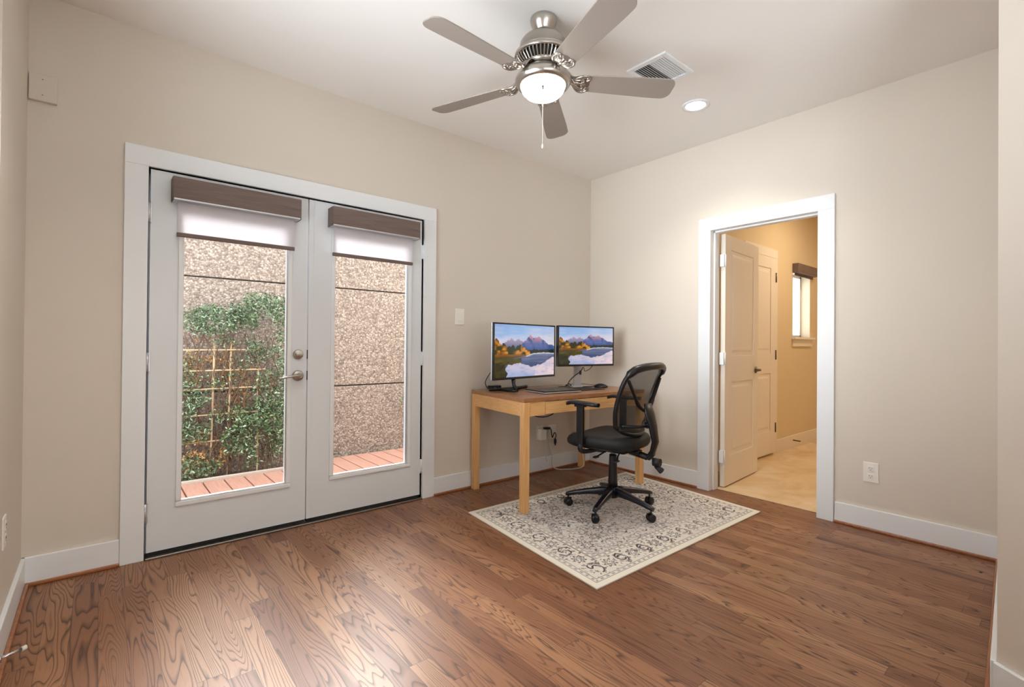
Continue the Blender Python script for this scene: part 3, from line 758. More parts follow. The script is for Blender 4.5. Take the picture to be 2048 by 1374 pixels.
plate('cable_plate', 'white cable wall plate under the desk beside the outlet', 'wall plate', (-0.51, 0, 0.342), 0, None, 0.10, 0.13)
plate('wall_outlet', 'wall outlet on the bright left wall at the picture edge', 'outlet', (XC, -0.57, 0.42), PI/2, 'outlet', 0.072, 0.118)
t = thing('cover_box', 'beige painted cover box high on the wall at the top left', 'cover box', (-3.875, 0, 2.30))
B().box((-0.046, -0.022, -0.062), (0.05, 0, 0.062)).obj('housing', M['wall'], t, bevel=0.003)
for z in (0.036, -0.036): B().box((-0.002, -0.0235, z), (0.003, -0.021, z+0.004)).obj('screw', M['darknickel'], t)
t = thing('door_stop', 'silver door stop with white tip on the left wall baseboard', 'door stop', (XC+TB, -0.80, 0.06))
B().tube([(0.0, 0, 0), (0.055, 0.028, 0)], 0.0055, 12).obj('rod', M['chrome'], t)
m = B(); m.tube([(0.0, 0, 0), (0.004, 0.002, 0)], 0.014, 16); m.obj('mounting_flange', M['chrome'], t)
B().tube([(0.054, 0.0275, 0), (0.066, 0.0335, 0)], 0.0085, 12).obj('tip', M['rubberw'], t)
o = B().lathe([(0.0001, 0.0025), (0.006, 0.002), (0.0075, 0.0)], (-0.25, -2.80, 0), 12).obj('floor_plug', M['slot']); tag(o, 'tiny dark plug in the floor near the right corner', 'floor plug')

# ------------------------------------------------------------------ rug
RC = [Vector((-1.769, -0.481)), Vector((-0.084, -0.499)), Vector((-0.212, -1.709)), Vector((-1.897, -1.691))]  # TL TR BR BL
def build_rug():
    t = thing('area_rug', 'cream oriental rug with dark floral pattern under the desk chair', 'rug', (0, 0, 0))
    LX, LY = 1.69, 1.215
    nx, ny = 400, 288
    gu, gv = np.meshgrid(np.linspace(0, 1, nx+1), np.linspace(0, 1, ny+1))
    X = gu*LX; Y = gv*LY
    d = np.minimum(np.minimum(X, LX-X), np.minimum(Y, LY-Y))
    def C(r, g, b): return np.array(srgb(r, g, b)[:3])
    cream = C(226, 220, 208); field = C(206, 199, 194); dark = C(66, 60, 66); grey = C(132, 126, 130); taupe = C(158, 138, 124); pale = C(238, 234, 226)
    img = np.zeros(X.shape+(3,)); img[:] = field
    rs = np.random.RandomState(3)
    # broad tonal patches in the field
    def vnoise(sc, seed):
        r = np.random.RandomState(seed); g = r.rand(64, 64)
        a = X*sc; b = Y*sc; i = a.astype(int) % 63; j = b.astype(int) % 63; fa = a-np.floor(a); fb = b-np.floor(b)
        fa = fa*fa*(3-2*fa); fb = fb*fb*(3-2*fb)
        return (g[j, i]*(1-fa)+g[j, i+1]*fa)*(1-fb)+(g[j+1, i]*(1-fa)+g[j+1, i+1]*fa)*fb
    def blend(mask, col, a=1.0):
        mk = np.clip(mask, 0, 1)[..., None]*a
        img[:] = img*(1-mk)+col*mk
    def flower(cx, cy, R, c_out, c_in, a=0.9, petals=8, ph=0.0):
        sx = slice(max(0, int((cx-R*1.2)/LX*nx)), min(nx+1, int((cx+R*1.2)/LX*nx)+2)); sy = slice(max(0, int((cy-R*1.2)/LY*ny)), min(ny+1, int((cy+R*1.2)/LY*ny)+2))
        x = X[sy, sx]-cx; y = Y[sy, sx]-cy; r = np.hypot(x, y); th = np.arctan2(y, x)
        rr = R*(0.80+0.20*np.cos(petals*th+ph))
        m = (r < rr)*1.0*a; sub = img[sy, sx]; sub[:] = sub*(1-m[..., None])+c_out*m[..., None]
        m = (r < rr*0.74)*1.0; sub[:] = sub*(1-m[..., None])+c_in*m[..., None]
        m = ((r < rr*0.50) & (np.cos(petals*th) > -0.3))*a; sub[:] = sub*(1-m[..., None])+c_out*m[..., None]
        m = (r < R*0.2)*1.0; sub[:] = sub*(1-m[..., None])+pale*m[..., None]
    def ell(cx, cy, a, b, ang, col, al=0.85):
        Rm = max(a, b)
        sx = slice(max(0, int((cx-Rm)/LX*nx)), min(nx+1, int((cx+Rm)/LX*nx)+2)); sy = slice(max(0, int((cy-Rm)/LY*ny)), min(ny+1, int((cy+Rm)/LY*ny)+2))
        x = X[sy, sx]-cx; y = Y[sy, sx]-cy; c, s = math.cos(ang), math.sin(ang)
        m = ((((x*c+y*s)/a)**2+((-x*s+y*c)/b)**2) < 1)*al
        sub = img[sy, sx]; sub[:] = sub*(1-m[..., None])+col*m[..., None]
    def curve(pts, w, col, al=0.85):
        for (px, py) in pts: ell(px, py, w, w, 0, col, al)
    # field: offset lattice of rosettes joined by thin tendrils
    B0 = 0.235
    ix = 0
    x = B0+0.07
    while x < LX-B0-0.03:
        y = B0+0.06+(0.085 if ix % 2 else 0.0)
        while y < LY-B0-0.03:
            k = rs.rand(); R = 0.043 if k < .45 else 0.027
            col = dark if k < .55 else (grey if k < 0.8 else taupe)
            for s in range(4):
                aa = s*PI/2+rs.rand()*0.8; L = 0.075
                curve([(x+L*q*math.cos(aa+q*1.3), y+L*q*math.sin(aa+q*1.3)) for q in np.linspace(0.4, 1, 14)], 0.0032, grey, 0.8)
                ell(x+L*1.02*math.cos(aa+1.3), y+L*1.02*math.sin(aa+1.3), 0.015, 0.007, aa+2.2, dark if rs.rand() < .5 else grey, .8)
                ell(x+L*.7*math.cos(aa+.3), y+L*.7*math.sin(aa+.3), 0.012, 0.006, aa, taupe, .8)
            flower(x, y, R, col, field*1.02, 0.92, 8 if k < .5 else 6, rs.rand()*6)
            y += 0.140
        x += 0.118; ix += 1
    # main border
    bd = (d < 0.225) & (d > 0.055)
    blend(bd*1.0, C(222, 215, 205))
    def border_run(n_len, to_xy):
        n = max(2, int(round(n_len/0.21))); st = n_len/n
        for i in range(n):
            s0 = (i+0.5)*st
            fx, fy = to_xy(s0, 0.14); flower(fx, fy, 0.046, dark, C(216, 208, 200), 0.9, 8, 0.5)
            for sg in (-1, 1):
                pts = []
                for q in np.linspace(0, 1, 46):
                    an = q*3.9; rad = 0.052*(1-0.62*q)
                    pts.append(to_xy(s0+sg*(0.105-rad*math.sin(an)*0.9), 0.14+rad*math.cos(an)*0.95*(1 if sg > 0 else -1)))
                curve(pts, 0.0050, dark, 0.82)
                for q in (0.2, 0.55, 0.9):
                    px, py = to_xy(s0+sg*(0.06+0.03*q), 0.09+0.10*q); ell(px, py, 0.013, 0.007, q*3*sg, grey if q < .6 else dark, 0.85)
                px, py = to_xy(s0+sg*0.088, 0.085); ell(px, py, 0.014, 0.008, sg*0.7, taupe, 0.85)
                px, py = to_xy(s0+sg*0.05, 0.195); ell(px, py, 0.012, 0.007, sg*0.3, dark, 0.8)
    border_run(LX-0.3, lambda s, e: (0.15+s, e)); border_run(LX-0.3, lambda s, e: (0.15+s, LY-e))
    border_run(LY-0.3, lambda s, e: (e, 0.15+s)); border_run(LY-0.3, lambda s, e: (LX-e, 0.15+s))
    for q in range(3000):
        px, py = rs.rand()*LX, rs.rand()*LY
        ell(px, py, 0.006+0.007*rs.rand(), 0.0042, rs.rand()*6, [dark, grey, taupe, dark, pale][rs.randint(5)], 0.7)
    # guard bands
    def band(a, b, col, al=1.0): blend(((d >= a) & (d < b))*1.0, col, al)
    band(0.210, 0.235, cream); band(0.207, 0.213, dark, .8); band(0.233, 0.238, dark, .75)
    s_al = np.where((np.minimum(X, LX-X) < np.minimum(Y, LY-Y)), Y, X)
    blend(((d >= 0.217) & (d < 0.229) & (np.sin(s_al*150) > 0))*1.0, grey, .75)
    band(0.036, 0.064, cream); band(0.036, 0.041, dark, .75); band(0.061, 0.066, dark, .8)
    blend(((d >= 0.045) & (d < 0.057) & (np.sin(s_al*150) > 0.1))*1.0, grey, .75)
    # faded wear, pile speckle
    fade = np.clip((vnoise(4.0, 5)-0.55)*1.2, 0, 0.3)
    inner = d > 0.04
    blend(fade*inner, field, 1.0)
    img *= (1+0.10*(rs.rand(*X.shape)-0.5))[..., None]
    band(0.0, 0.036, C(232, 226, 212))
    img *= (1+0.03*(rs.rand(*X.shape)-0.5))[..., None]
    P = ((1-gu)*(1-gv))[..., None]*np.array(RC[0])+(gu*(1-gv))[..., None]*np.array(RC[1])+(gu*gv)[..., None]*np.array(RC[2])+((1-gu)*gv)[..., None]*np.array(RC[3])
    Z = np.full(gu.shape, 0.0085)
    V = np.concatenate([P, Z[..., None]], -1).reshape(-1, 3)
    idx = np.arange((nx+1)*(ny+1)).reshape(ny+1, nx+1)
    F = np.stack([idx[1:, :-1], idx[1:, 1:], idx[:-1, 1:], idx[:-1, :-1]], -1).reshape(-1, 4)
    me = bpy.data.meshes.new('pile'); me.from_pydata(V.tolist(), [], F.tolist())
    ca = me.color_attributes.new('col', 'FLOAT_COLOR', 'POINT')
    cc = np.concatenate([np.clip(img, 0, 1), np.ones(X.shape+(1,))], -1).astype(np.float32).reshape(-1)
    ca.data.foreach_set('color', cc)
    me.materials.append(M['rug']); o = bpy.data.objects.new('pile', me); COL.objects.link(o); o.parent = t
    m = B(); m.prism([tuple(p) for p in RC[::-1]], 0.0005, 0.0078); m.obj('backing', M['rugback'], t, bevel=0.002)
build_rug()

# ------------------------------------------------------------------ desk
DT = 0.772
dFL = Vector((-1.515, -0.745)); dBL = Vector((-1.432, -0.035)); dBR = Vector((-0.195, -0.075)); dFR = Vector((-0.262, -0.812))
desk = thing('writing_desk', 'light wooden desk with square legs and one drawer', 'desk', (0, 0, 0))
def dq(u, v):  # u: 0 left..1 right, v: 0 front..1 back
    return dFL*(1-u)*(1-v)+dFR*u*(1-v)+dBR*u*v+dBL*(1-u)*v
def dquad(u0, v0, u1, v1, z0, z1):
    m = B(); m.prism([tuple(dq(u0, v0)), tuple(dq(u1, v0)), tuple(dq(u1, v1)), tuple(dq(u0, v1))], z0, z1); return m
WX, WY = 1.25, 0.725
lu, lv = 0.052/WX, 0.052/WY
dquad(0, 0, 1, 1, DT-0.028, DT).obj('tabletop', M['desktop'], desk, bevel=0.002)
for (u, v, zb) in ((0, 0, 0.0088), (1-lu, 0, 0.0088), (0, 1-lv, 0.0), (1-lu, 1-lv, 0.0)):
    dquad(u+0.001, v+0.001, u+lu, v+lv, zb, DT-0.0285).obj('leg', M['deskz'], desk, bevel=0.003)
e = 0.004
dquad(e/WX, lv+0.001, e/WX+0.018/WX, 1-lv-0.001, DT-0.122, DT-0.0285).obj('side_apron', M['desky'], desk)
dquad(1-e/WX-0.018/WX, lv+0.001, 1-e/WX, 1-lv-0.001, DT-0.122, DT-0.0285).obj('side_apron', M['desky'], desk)
dquad(lu+0.001, 1-e/WY-0.018/WY, 1-lu-0.001, 1-e/WY, DT-0.122, DT-0.0285).obj('rear_apron', M['deskx'], desk)
for a, b in ((lu+0.001, 0.150), (0.850, 1-lu-0.001)): dquad(a, e/WY, b, e/WY+0.018/WY, DT-0.122, DT-0.0285).obj('front_apron', M['deskx'], desk)
dr = dquad(0.154, e/WY-0.001/WY, 0.846, e/WY+0.018/WY, DT-0.118, DT-0.034).obj('drawer', M['deskx'], desk, bevel=0.002)
m = dquad(0.16, 0.04, 0.84, 0.6, DT-0.116, DT-0.108); m.obj('drawer_tray', M['deskx'], dr)

# ------------------------------------------------------------------ monitors
def vn1(x, seed):
    i = np.floor(x).astype(int); f = x-i; f = f*f*(3-2*f); r = np.random.RandomState(seed).rand(512)
    return r[i % 512]*(1-f)+r[(i+1) % 512]*f
def vn2(x, y, seed):
    g = np.random.RandomState(seed).rand(128, 128); i = np.floor(x).astype(int) % 127; j = np.floor(y).astype(int) % 127
    a = x-np.floor(x); b = y-np.floor(y); a = a*a*(3-2*a); b = b*b*(3-2*b)
    return (g[j, i]*(1-a)+g[j, i+1]*a)*(1-b)+(g[j+1, i]*(1-a)+g[j+1, i+1]*a)*b
def landscape(nx, ny):
    u, v = np.meshgrid(np.linspace(0, 1, nx), np.linspace(0, 1, ny))   # v up
    C = lambda r, g, b: np.array(srgb(r, g, b)[:3])
    def lerp(a, b, t): t = np.clip(t, 0, 1)[..., None]; return a*(1-t)+b*t
    cl = vn2(u*5, v*14, 1)*0.6+vn2(u*11, v*30, 2)*0.4
    sky = lerp(C(150, 186, 232), C(228, 220, 232), (1-v)*1.7+(cl-.5)*0.9)
    sky = lerp(sky, C(250, 232, 220), np.clip((u-.55)*1.7, 0, 1)*np.clip((0.95-v)*2.2, 0, 1))
    sky = lerp(sky, C(92, 150, 220), np.clip((v-0.86)*4, 0, 1)*np.clip(1-u*1.4, 0, 1))
    img = sky
    def poly(xs, ys, uu): return np.interp(uu, xs, ys)
    rough = (vn1(u*26, 3)-.5)*0.035+(vn1(u*60, 4)-.5)*0.02
    far = poly([0, .12, .22, .26, .32, .38, .44, .52, 1], [.60, .60, .70, .76, .69, .74, .68, .60, .55], u)+rough
    img = np.where((v < far)[..., None], lerp(C(84, 100, 150), C(176, 156, 178), (v-.55)*6), img)
    mt = poly([.30, .45, .52, .565, .60, .64, .68, .72, .76, .84, .92, 1.0], [.50, .66, .74, .82, .78, .76, .765, .80, .75, .68, .625, .60], u)+rough
    lit = vn2(u*24, v*9+u*10, 6)
    mc = lerp(C(62, 84, 140), C(92, 110, 170), lit)
    mc = lerp(mc, C(214, 150, 150), np.clip((v-.64)*6, 0, 1)*(lit > .42))
    mc = lerp(mc, C(52, 76, 132), np.clip((.60-v)*9, 0, 1))
    img = np.where((v < mt)[..., None] & (u > .30)[..., None], mc, img)
    tl = poly([0, .5, .62, 1], [.50, .50, .505, .505], u)+(vn1(u*90, 8))*0.035*(u > .5)
    img = np.where((v < tl)[..., None], C(30, 42, 38), img)
    tre = poly([0, .05, .1, .14, .18, .24, .30, .38, .44, .50, .54, .6], [.74, .72, .64, .66, .60, .60, .57, .60, .58, .52, .48, .40], u)+(vn1(u*40, 9)-.5)*0.07+(vn1(u*110, 10)-.5)*0.03
    q = vn2(u*30, v*30, 11); tc_ = lerp(C(110, 58, 18), C(236, 160, 48), (q-.2)*1.4); tc_ = lerp(tc_, C(44, 52, 24), (vn2(u*13+7, v*9, 12)-.55)*5)
    img = np.where(((v < tre) & (u < .58))[..., None], tc_, img)
    bank = .425+(vn1(u*20, 13)-.5)*.02
    img = np.where((v < bank)[..., None] & (u < .62)[..., None], lerp(C(150, 84, 30), C(70, 64, 24), (bank-v)*18), img)
    ln = poly([0, .3, .5, .62, .8, 1], [.33, .36, .40, .45, .465, .45], u)
    w = v < ln
    wc = lerp(C(58, 76, 118), C(120, 128, 160), (v-.25)*4+(vn2(u*8, v*60, 14)-.5)*.8)
    wc = lerp(wc, C(226, 220, 226), np.clip((v-ln+.03)*40, 0, 1)*(u > .5))
    img = np.where(w[..., None], wc, img)
    gl = poly([0, .3, .42, .5, 1], [.34, .34, .26, .12, -.5], u)
    img = np.where((w & (u < .42) & (v < .36) & (v > .20+u*.1))[..., None], lerp(C(96, 88, 34), C(58, 52, 20), vn2(u*12, v*30, 15)), img)
    rf = poly([.15, .22, .30, .36, .45, .52, .58, .66, .75, .85, 1.0], [.15, .25, .235, .27, .25, .22, .18, .21, .22, .29, .38], u)+(vn1(u*30, 16)-.5)*0.03
    rc = lerp(C(196, 194, 218), C(242, 214, 214), np.clip((u-.35)*1.4, 0, 1)+(vn2(u*9, v*16, 31)-.5)*.9); rc = lerp(rc, C(150, 160, 200), (vn2(u*14, v*30, 32)-.55)*1.6); rc = lerp(rc, C(150, 170, 214), np.clip((.16-v)*5, 0, .7)*(u < .65))
    img = np.where(((v < rf) & (u > .17))[..., None], rc, img)
    img = np.where(((u < .20+(vn1(v*14, 17)-.5)*.10) & (v < .27+(vn1(u*20, 18)-.5)*.06))[..., None], lerp(C(22, 24, 14), C(60, 60, 26), vn2(u*20, v*20, 19)), img)
    return img
IMG = landscape(224, 126)
def screen_obj(parent, w, h, y):
    ny, nx = IMG.shape[:2]
    X, Z = np.meshgrid(np.linspace(-w/2, w/2, nx), np.linspace(-h/2, h/2, ny))
    V = np.stack([X, np.full(X.shape, y), Z], -1).reshape(-1, 3)
    idx = np.arange(nx*ny).reshape(ny, nx)
    F = np.stack([idx[:-1, :-1], idx[:-1, 1:], idx[1:, 1:], idx[1:, :-1]], -1).reshape(-1, 4)
    me = bpy.data.meshes.new('display'); me.from_pydata(V.tolist(), [], F.tolist())
    ca = me.color_attributes.new('col', 'FLOAT_COLOR', 'POINT')
    ca.data.foreach_set('color', np.concatenate([np.clip(IMG, 0, 1), np.ones(X.shape+(1,))], -1).astype(np.float32).reshape(-1))
    me.materials.append(M['screen']); o = bpy.data.objects.new('display', me); COL.objects.link(o); o.parent = parent
    return o
def monitor(label, cx, cy, cz, W_, H_, yaw, silver_side):
    t = thing('monitor', label, 'monitor', (cx, cy, cz), yaw, 'monitors on the desk')
    bz = 0.011
    m = B()
    for (a, b, c, d) in ((-W_/2, -H_/2, W_/2, -H_/2+bz*1.5), (-W_/2, H_/2-bz, W_/2, H_/2), (-W_/2, -H_/2+bz*1.5, -W_/2+bz, H_/2-bz), (W_/2-bz, -H_/2+bz*1.5, W_/2, H_/2-bz)):
        m.box((a, -0.004, b), (c, 0.012, d))
    m.obj('bezel', M['bezel'], t, bevel=0.002)
    s = screen_obj(t, W_-2*bz+0.002, H_-2.5*bz+0.002, 0.0); s.location = (0, 0, 0.25*bz)
    m = B(); m.box((-W_/2, 0.0125, -H_/2), (W_/2, 0.028, H_/2)); m.box((-W_*0.33, 0.0285, -H_*0.38), (W_*0.33, 0.052, H_*0.30)); m.obj('housing', M['silver'] if silver_side else M['blackpl'], t, bevel=0.004)
    return t
m1 = monitor('larger left monitor showing a mountain lake landscape on screen', -1.165, -0.372, 1.079, 0.738, 0.415, math.radians(8.9), True)
m1h = DT-1.079
m = B(); m.box((-0.155, -0.004, -0.2075-0.012), (-0.105, 0.03, -0.15)) if False else None
m = B(); m.tube([(-0.13, 0.018, -0.200), (-0.13, 0.012, -0.25), (-0.135, -0.022, m1h+0.016)], [0.017, 0.013, 0.012], 10); m.tube([(-0.135, -0.03, m1h+0.0125), (-0.13, 0.06, m1h+0.0125), (-0.12, 0.14, m1h+0.0125)], [0.009, 0.011, 0.009], 8)
m.obj('stand_leg', M['blackpl'], m1)
m = B(); m.tube(smooth_path([(-0.20, 0.20, m1h+0.0125), (-0.10, 0.155, m1h+0.0125), (0.06, 0.15, m1h+0.0125), (0.24, 0.19, m1h+0.0125)], 5), 0.012, 8); m.obj('stand_foot', M['blackpl'], m1)
m2 = monitor('smaller right monitor showing a mountain lake landscape on screen', -0.52, -0.415, 1.12, 0.597, 0.336, math.radians(-10), False)
m2h = DT-1.12
m = B(); m.box((-0.055, 0.10, m2h+0.012), (0.025, 0.112, 0.02)); m.box((-0.05, 0.052, -0.04), (0.02, 0.112, 0.03)); m.obj('stand_neck', M['silver'], m2, bevel=0.003)
m = B(); m.box((-0.11, 0.03, m2h+0.001), (0.09, 0.20, m2h+0.011)); m.obj('stand_base', M['silver'], m2, bevel=0.003)
m = B()
m.tube(smooth_path([(-0.13, 0.09, m2h+0.02), (-0.11, 0.08, m2h+0.06), (-0.06, 0.075, m2h+0.10), (-0.005, 0.07, m2h+0.135), (0.0, 0.05, m2h+0.17)], 5), 0.004, 6)
m.tube(smooth_path([(0.01, 0.05, m2h+0.17), (0.03, 0.06, m2h+0.135), (0.07, 0.05, m2h+0.15), (0.10, 0.045, m2h+0.178)], 5), 0.003, 6)
m.tube([(-0.012, 0.068, m2h+0.105), (-0.012, 0.066, m2h+0.14)], 0.009, 8)
m.tube(smooth_path([(-0.15, 0.10, m2h+0.01), (-0.13, 0.07, m2h+0.03), (-0.10, 0.08, m2h+0.012), (-0.14, 0.11, m2h+0.012)], 5), 0.004, 6)
o = m.obj('cable_bundle', M['cableb'], None); o.location = (-0.52, -0.415, 1.12); o.rotation_euler = (0, 0, math.radians(-10)); tag(o, 'tangled black cables hanging behind the smaller right monitor', 'cables')

# small things on the desk
t = thing('docking_box', 'small dark box with cables under the left end of the large monitor', 'device', (-1.245, -0.085, DT+0.0008), 0.12)
B().box((-0.05, -0.03, 0), (0.05, 0.03, 0.028)).obj('body', M['blackpl'], t, bevel=0.006)
m = B(); m.box((-0.035, -0.032, 0.006), (-0.015, -0.0295, 0.016)); m.obj('port', M['silver'], t)
o = B().tube(smooth_path([(-1.29, -0.05, DT+0.005), (-1.30, -0.035, DT+0.05), (-1.27, -0.04, 0.88), (-1.25, -0.10, 0.95), (-1.24, -0.2, 0.98)], 6), 0.0035, 8).obj('power_cable', M['cableb']); tag(o, 'black cable rising from desk to back of larger left monitor', 'cable')
t = thing('laptop', 'closed black laptop with bright front edge lying on the desk', 'laptop', (-1.02, -0.52, DT+0.0008), math.radians(-6))
m = B(); m.box((-0.175, -0.125, 0.002), (0.175, 0.125, 0.011)); m.obj('base', M['silver'], t, bevel=0.003)
m = B(); m.box((-0.175, -0.123, 0.0115), (0.175, 0.125, 0.019)); m.obj('lid', M['bezel'], t, bevel=0.003)
o = B().box((-0.15, -0.11, 0), (0.15, 0.11, 0.004)).obj('mouse_pad', M['blackmatt'], bevel=0.0015); place(o, (-0.67, -0.50, DT+0.0006), math.radians(-4)); tag(o, 'matt black mouse pad right of the closed laptop', 'mouse pad')
t = thing('computer_mouse', 'dark computer mouse below the smaller right monitor', 'mouse', (-0.435, -0.50, DT+0.0008), math.radians(20))
m = B(); rings = []
for i in range(9):
    q = i/8; yy = -0.055+0.11*q; wdt = 0.031*math.sin(PI*(0.14+0.72*q))**0.6; hh = 0.034*math.sin(PI*(0.12+0.76*q))**0.7
    rings.append([(wdt*math.cos(PI*k/10), yy, 0.002+hh*math.sin(PI*k/10)) for k in range(11)])
m.loft(rings, True, True); m.obj('body', M['blackpl'], t)
o = B().tube(smooth_path([(-0.47, -0.46, DT+0.012), (-0.55, -0.36, DT+0.005), (-0.64, -0.33, DT+0.004), (-0.70, -0.26, DT+0.004)], 6), 0.003, 6).obj('mouse_cable', M['cableb']); tag(o, 'thin black cable running over the desk from the mouse', 'cable')

# cables and adapters under the desk
t = thing('power_adapter', 'white power adapter plugged in the outlet under the desk', 'adapter', (-0.665, -0.0088, 0.352))
B().box((-0.035, -0.05, -0.062), (0.032, 0.0, 0.035)).obj('body', M['plate'], t, bevel=0.005)
m = B(); m.tube(smooth_path([(0.01, -0.03, -0.062), (0.02, -0.03, -0.12), (0.045, -0.02, -0.20), (0.07, -0.012, -0.27)], 5), 0.004, 6); m.obj('cord', M['cablew'], t)
t = thing('black_plug', 'black round plug with cord above the white power adapter', 'plug', (-0.655, -0.072, 0.398))
B().lathe([(0.0001, 0.009), (0.032, 0.008), (0.035, 0), (0.032, -0.008), (0.0001, -0.009)], (0, -0.01, 0), 20).obj('body', M['blackpl'], t)
m = B(); m.tube(smooth_path([(0.03, 0, 0), (0.07, 0.01, -0.02), (0.09, 0.02, -0.07), (0.11, 0.03, -0.10), (0.14, 0.035, -0.06), (0.155, 0.03, -0.085), (0.13, 0.02, -0.11)], 5), 0.0045, 6); m.lathe([(0.0001, 0.03), (0.011, 0.02), (0.013, -0.01), (0.005, -0.035), (0.0001, -0.04)], (0.135, 0.02, -0.135), 10); m.obj('cord', M['cableb'], t)
o = B().tube(smooth_path([(-0.60, -0.05, 0.33), (-0.575, -0.04, 0.24), (-0.54, -0.035, 0.15), (-0.535, -0.03, 0.05), (-0.50, -0.05, 0.012), (-0.43, -0.10, 0.006), (-0.34, -0.14, 0.006), (-0.27, -0.17, 0.03), (-0.265, -0.15, 0.14), (-0.30, -0.12, 0.24), (-0.31, -0.06, 0.33)], 8), 0.0045, 8).obj('white_cable', M['cablew']); tag(o, 'white cable looping down to the floor under the desk', 'cable')
o = B().tube(smooth_path([(-1.02, -0.25, 0.63), (-1.00, -0.25, 0.585), (-0.93, -0.24, 0.545), (-0.82, -0.23, 0.53), (-0.72, -0.22, 0.545), (-0.66, -0.21, 0.59), (-0.65, -0.21, 0.66)], 8), 0.0045, 8).obj('hanging_cable', M['cableb']); tag(o, 'black cable hanging in a loop below the desk apron', 'cable')

# ------------------------------------------------------------------ office chair
CXY = (-0.964, -1.047)
RZ = math.radians(8.5)       # local +y = facing
ch = thing('office_chair', 'black mesh back office chair on wheels with armrests', 'office chair', (CXY[0], CXY[1], 0.009), RZ)
# five star base
cast_r = 0.305
for k in range(5):
    a = math.radians(125.64+72*k)-RZ
    R4 = Matrix.Rotation(a, 4, 'Z')
    rings = []
    for (r, z, w, h_) in ((0.02, 0.125, 0.026, 0.030), (0.08, 0.122, 0.025, 0.026), (0.16, 0.112, 0.022, 0.020), (0.24, 0.098, 0.019, 0.016), (0.295, 0.086, 0.017, 0.014), (0.322, 0.080, 0.013, 0.011)):
        rings.append([R4 @ Vector((r, w*math.copysign(abs(math.cos(q))**0.6, math.cos(q)), z+h_*math.copysign(abs(math.sin(q))**0.6, math.sin(q)))) for q in [2*PI*i/14 for i in range(14)]])
    m = B(); m.loft(rings, True, True); m.obj('base_leg', M['basepl'], ch)
    c = R4 @ Vector((cast_r, 0, 0))
    ca = a+[0.6, 2.0, 1.1, 0.3, 2.6][k]
    C4 = Matrix.Translation(c) @ Matrix.Rotation(ca, 4, 'Z')
    m = B()
    for s in (-1, 1):
        rings = [[(0.026*f*math.cos(2*PI*i/20), s*(0.007+yy), 0.0265+0.026*f*math.sin(2*PI*i/20)) for i in range(20)] for f, yy in ((0.5, 0.0), (0.97, 0.0), (1.0, 0.004), (1.0, 0.014), (0.9, 0.018), (0.3, 0.019))]
        m.loft(rings, True, True)
    m.tube([(0, -0.02, 0.0265), (0, 0.02, 0.0265)], 0.006, 8); m.xf(C4); cs = m.obj('caster', M['blackpl'], ch)
    m = B(); m.tube([(0, 0, 0.03), (0, 0, 0.078)], 0.007, 8)
    m.box((-0.024, -0.005, 0.022), (0.004, 0.005, 0.056)); m.xf(C4); m.obj('caster_stem', M['blackpl'], cs)
B().lathe([(0.0001, 0.082), (0.036, 0.084), (0.044, 0.10), (0.044, 0.138), (0.036, 0.155), (0.0001, 0.156)], seg=32).obj('hub', M['basepl'], ch)
B().lathe([(0.0001, 0.15), (0.034, 0.152), (0.031, 0.20), (0.026, 0.36), (0.024, 0.375), (0.0001, 0.376)], seg=28).obj('column_cover', M['blackpl'], ch)
B().lathe([(0.0001, 0.37), (0.0145, 0.372), (0.0145, 0.41), (0.0001, 0.412)], seg=20).obj('gas_lift', M['chrome'], ch)
m = B(); m.box((-0.085, -0.13, 0.402), (0.085, 0.10, 0.438)); m.box((-0.04, -0.20, 0.405), (0.04, -0.12, 0.430)); m.obj('tilt_mechanism', M['blackpl'], ch, bevel=0.008)
m = B(); m.tube([(0.0, 0.13, 0.395), (0.0, 0.06, 0.40)], 0.024, 16); m.tube([(0, 0.06, 0.40), (0, 0.02, 0.41)], 0.010, 8); m.obj('tension_knob', M['blackmatt'], ch)
for (pts) in ([(-0.06, 0.0, 0.415), (-0.16, -0.01, 0.408), (-0.235, -0.015, 0.400)], [(-0.06, -0.09, 0.415), (-0.15, -0.12, 0.405), (-0.21, -0.15, 0.39)]):
    m = B(); m.tube(pts, 0.0055, 8); e_ = pts[-1]; m.box((e_[0]-0.03, e_[1]-0.013, e_[2]-0.006), (e_[0]+0.008, e_[1]+0.013, e_[2]+0.004)); m.obj('control_lever', M['blackpl'], ch, bevel=0.002)
# seat cushion: rounded superellipse, waterfall front
def seat_ring(z, grow, fz):
    pts = []
    for i in range(40):
        q = 2*PI*i/40; cx_, sy_ = math.cos(q), math.sin(q)
        x = (0.252+grow)*math.copysign(abs(cx_)**0.55, cx_); y = (0.245+grow)*math.copysign(abs(sy_)**0.6, sy_)
        if y < 0: x *= 1-0.10*(-y/0.245)
        dz = -0.030*max(0, (y-0.12)/0.13)**2*fz + 0.012*(x/0.25)**2*fz
        pts.append((x, y+0.03, z+dz))
    return pts
m = B(); m.loft([seat_ring(0.440, -0.035, 0.3), seat_ring(0.446, -0.008, .6), seat_ring(0.462, 0.002, 0.9), seat_ring(0.488, 0.004, 1), seat_ring(0.508, -0.008, 1), seat_ring(0.521, -0.035, 1), seat_ring(0.524, -0.09, 0.7), seat_ring(0.520, -0.20, 0.2)], True, True)
seat = m.obj('seat', M['blackfab'], ch)
m = B(); m.loft([seat_ring(0.432, -0.05, 0.2), seat_ring(0.438, -0.02, .4), seat_ring(0.4445, -0.02, .5)], True, True); m.obj('seat_shell', M['blackpl'], ch)

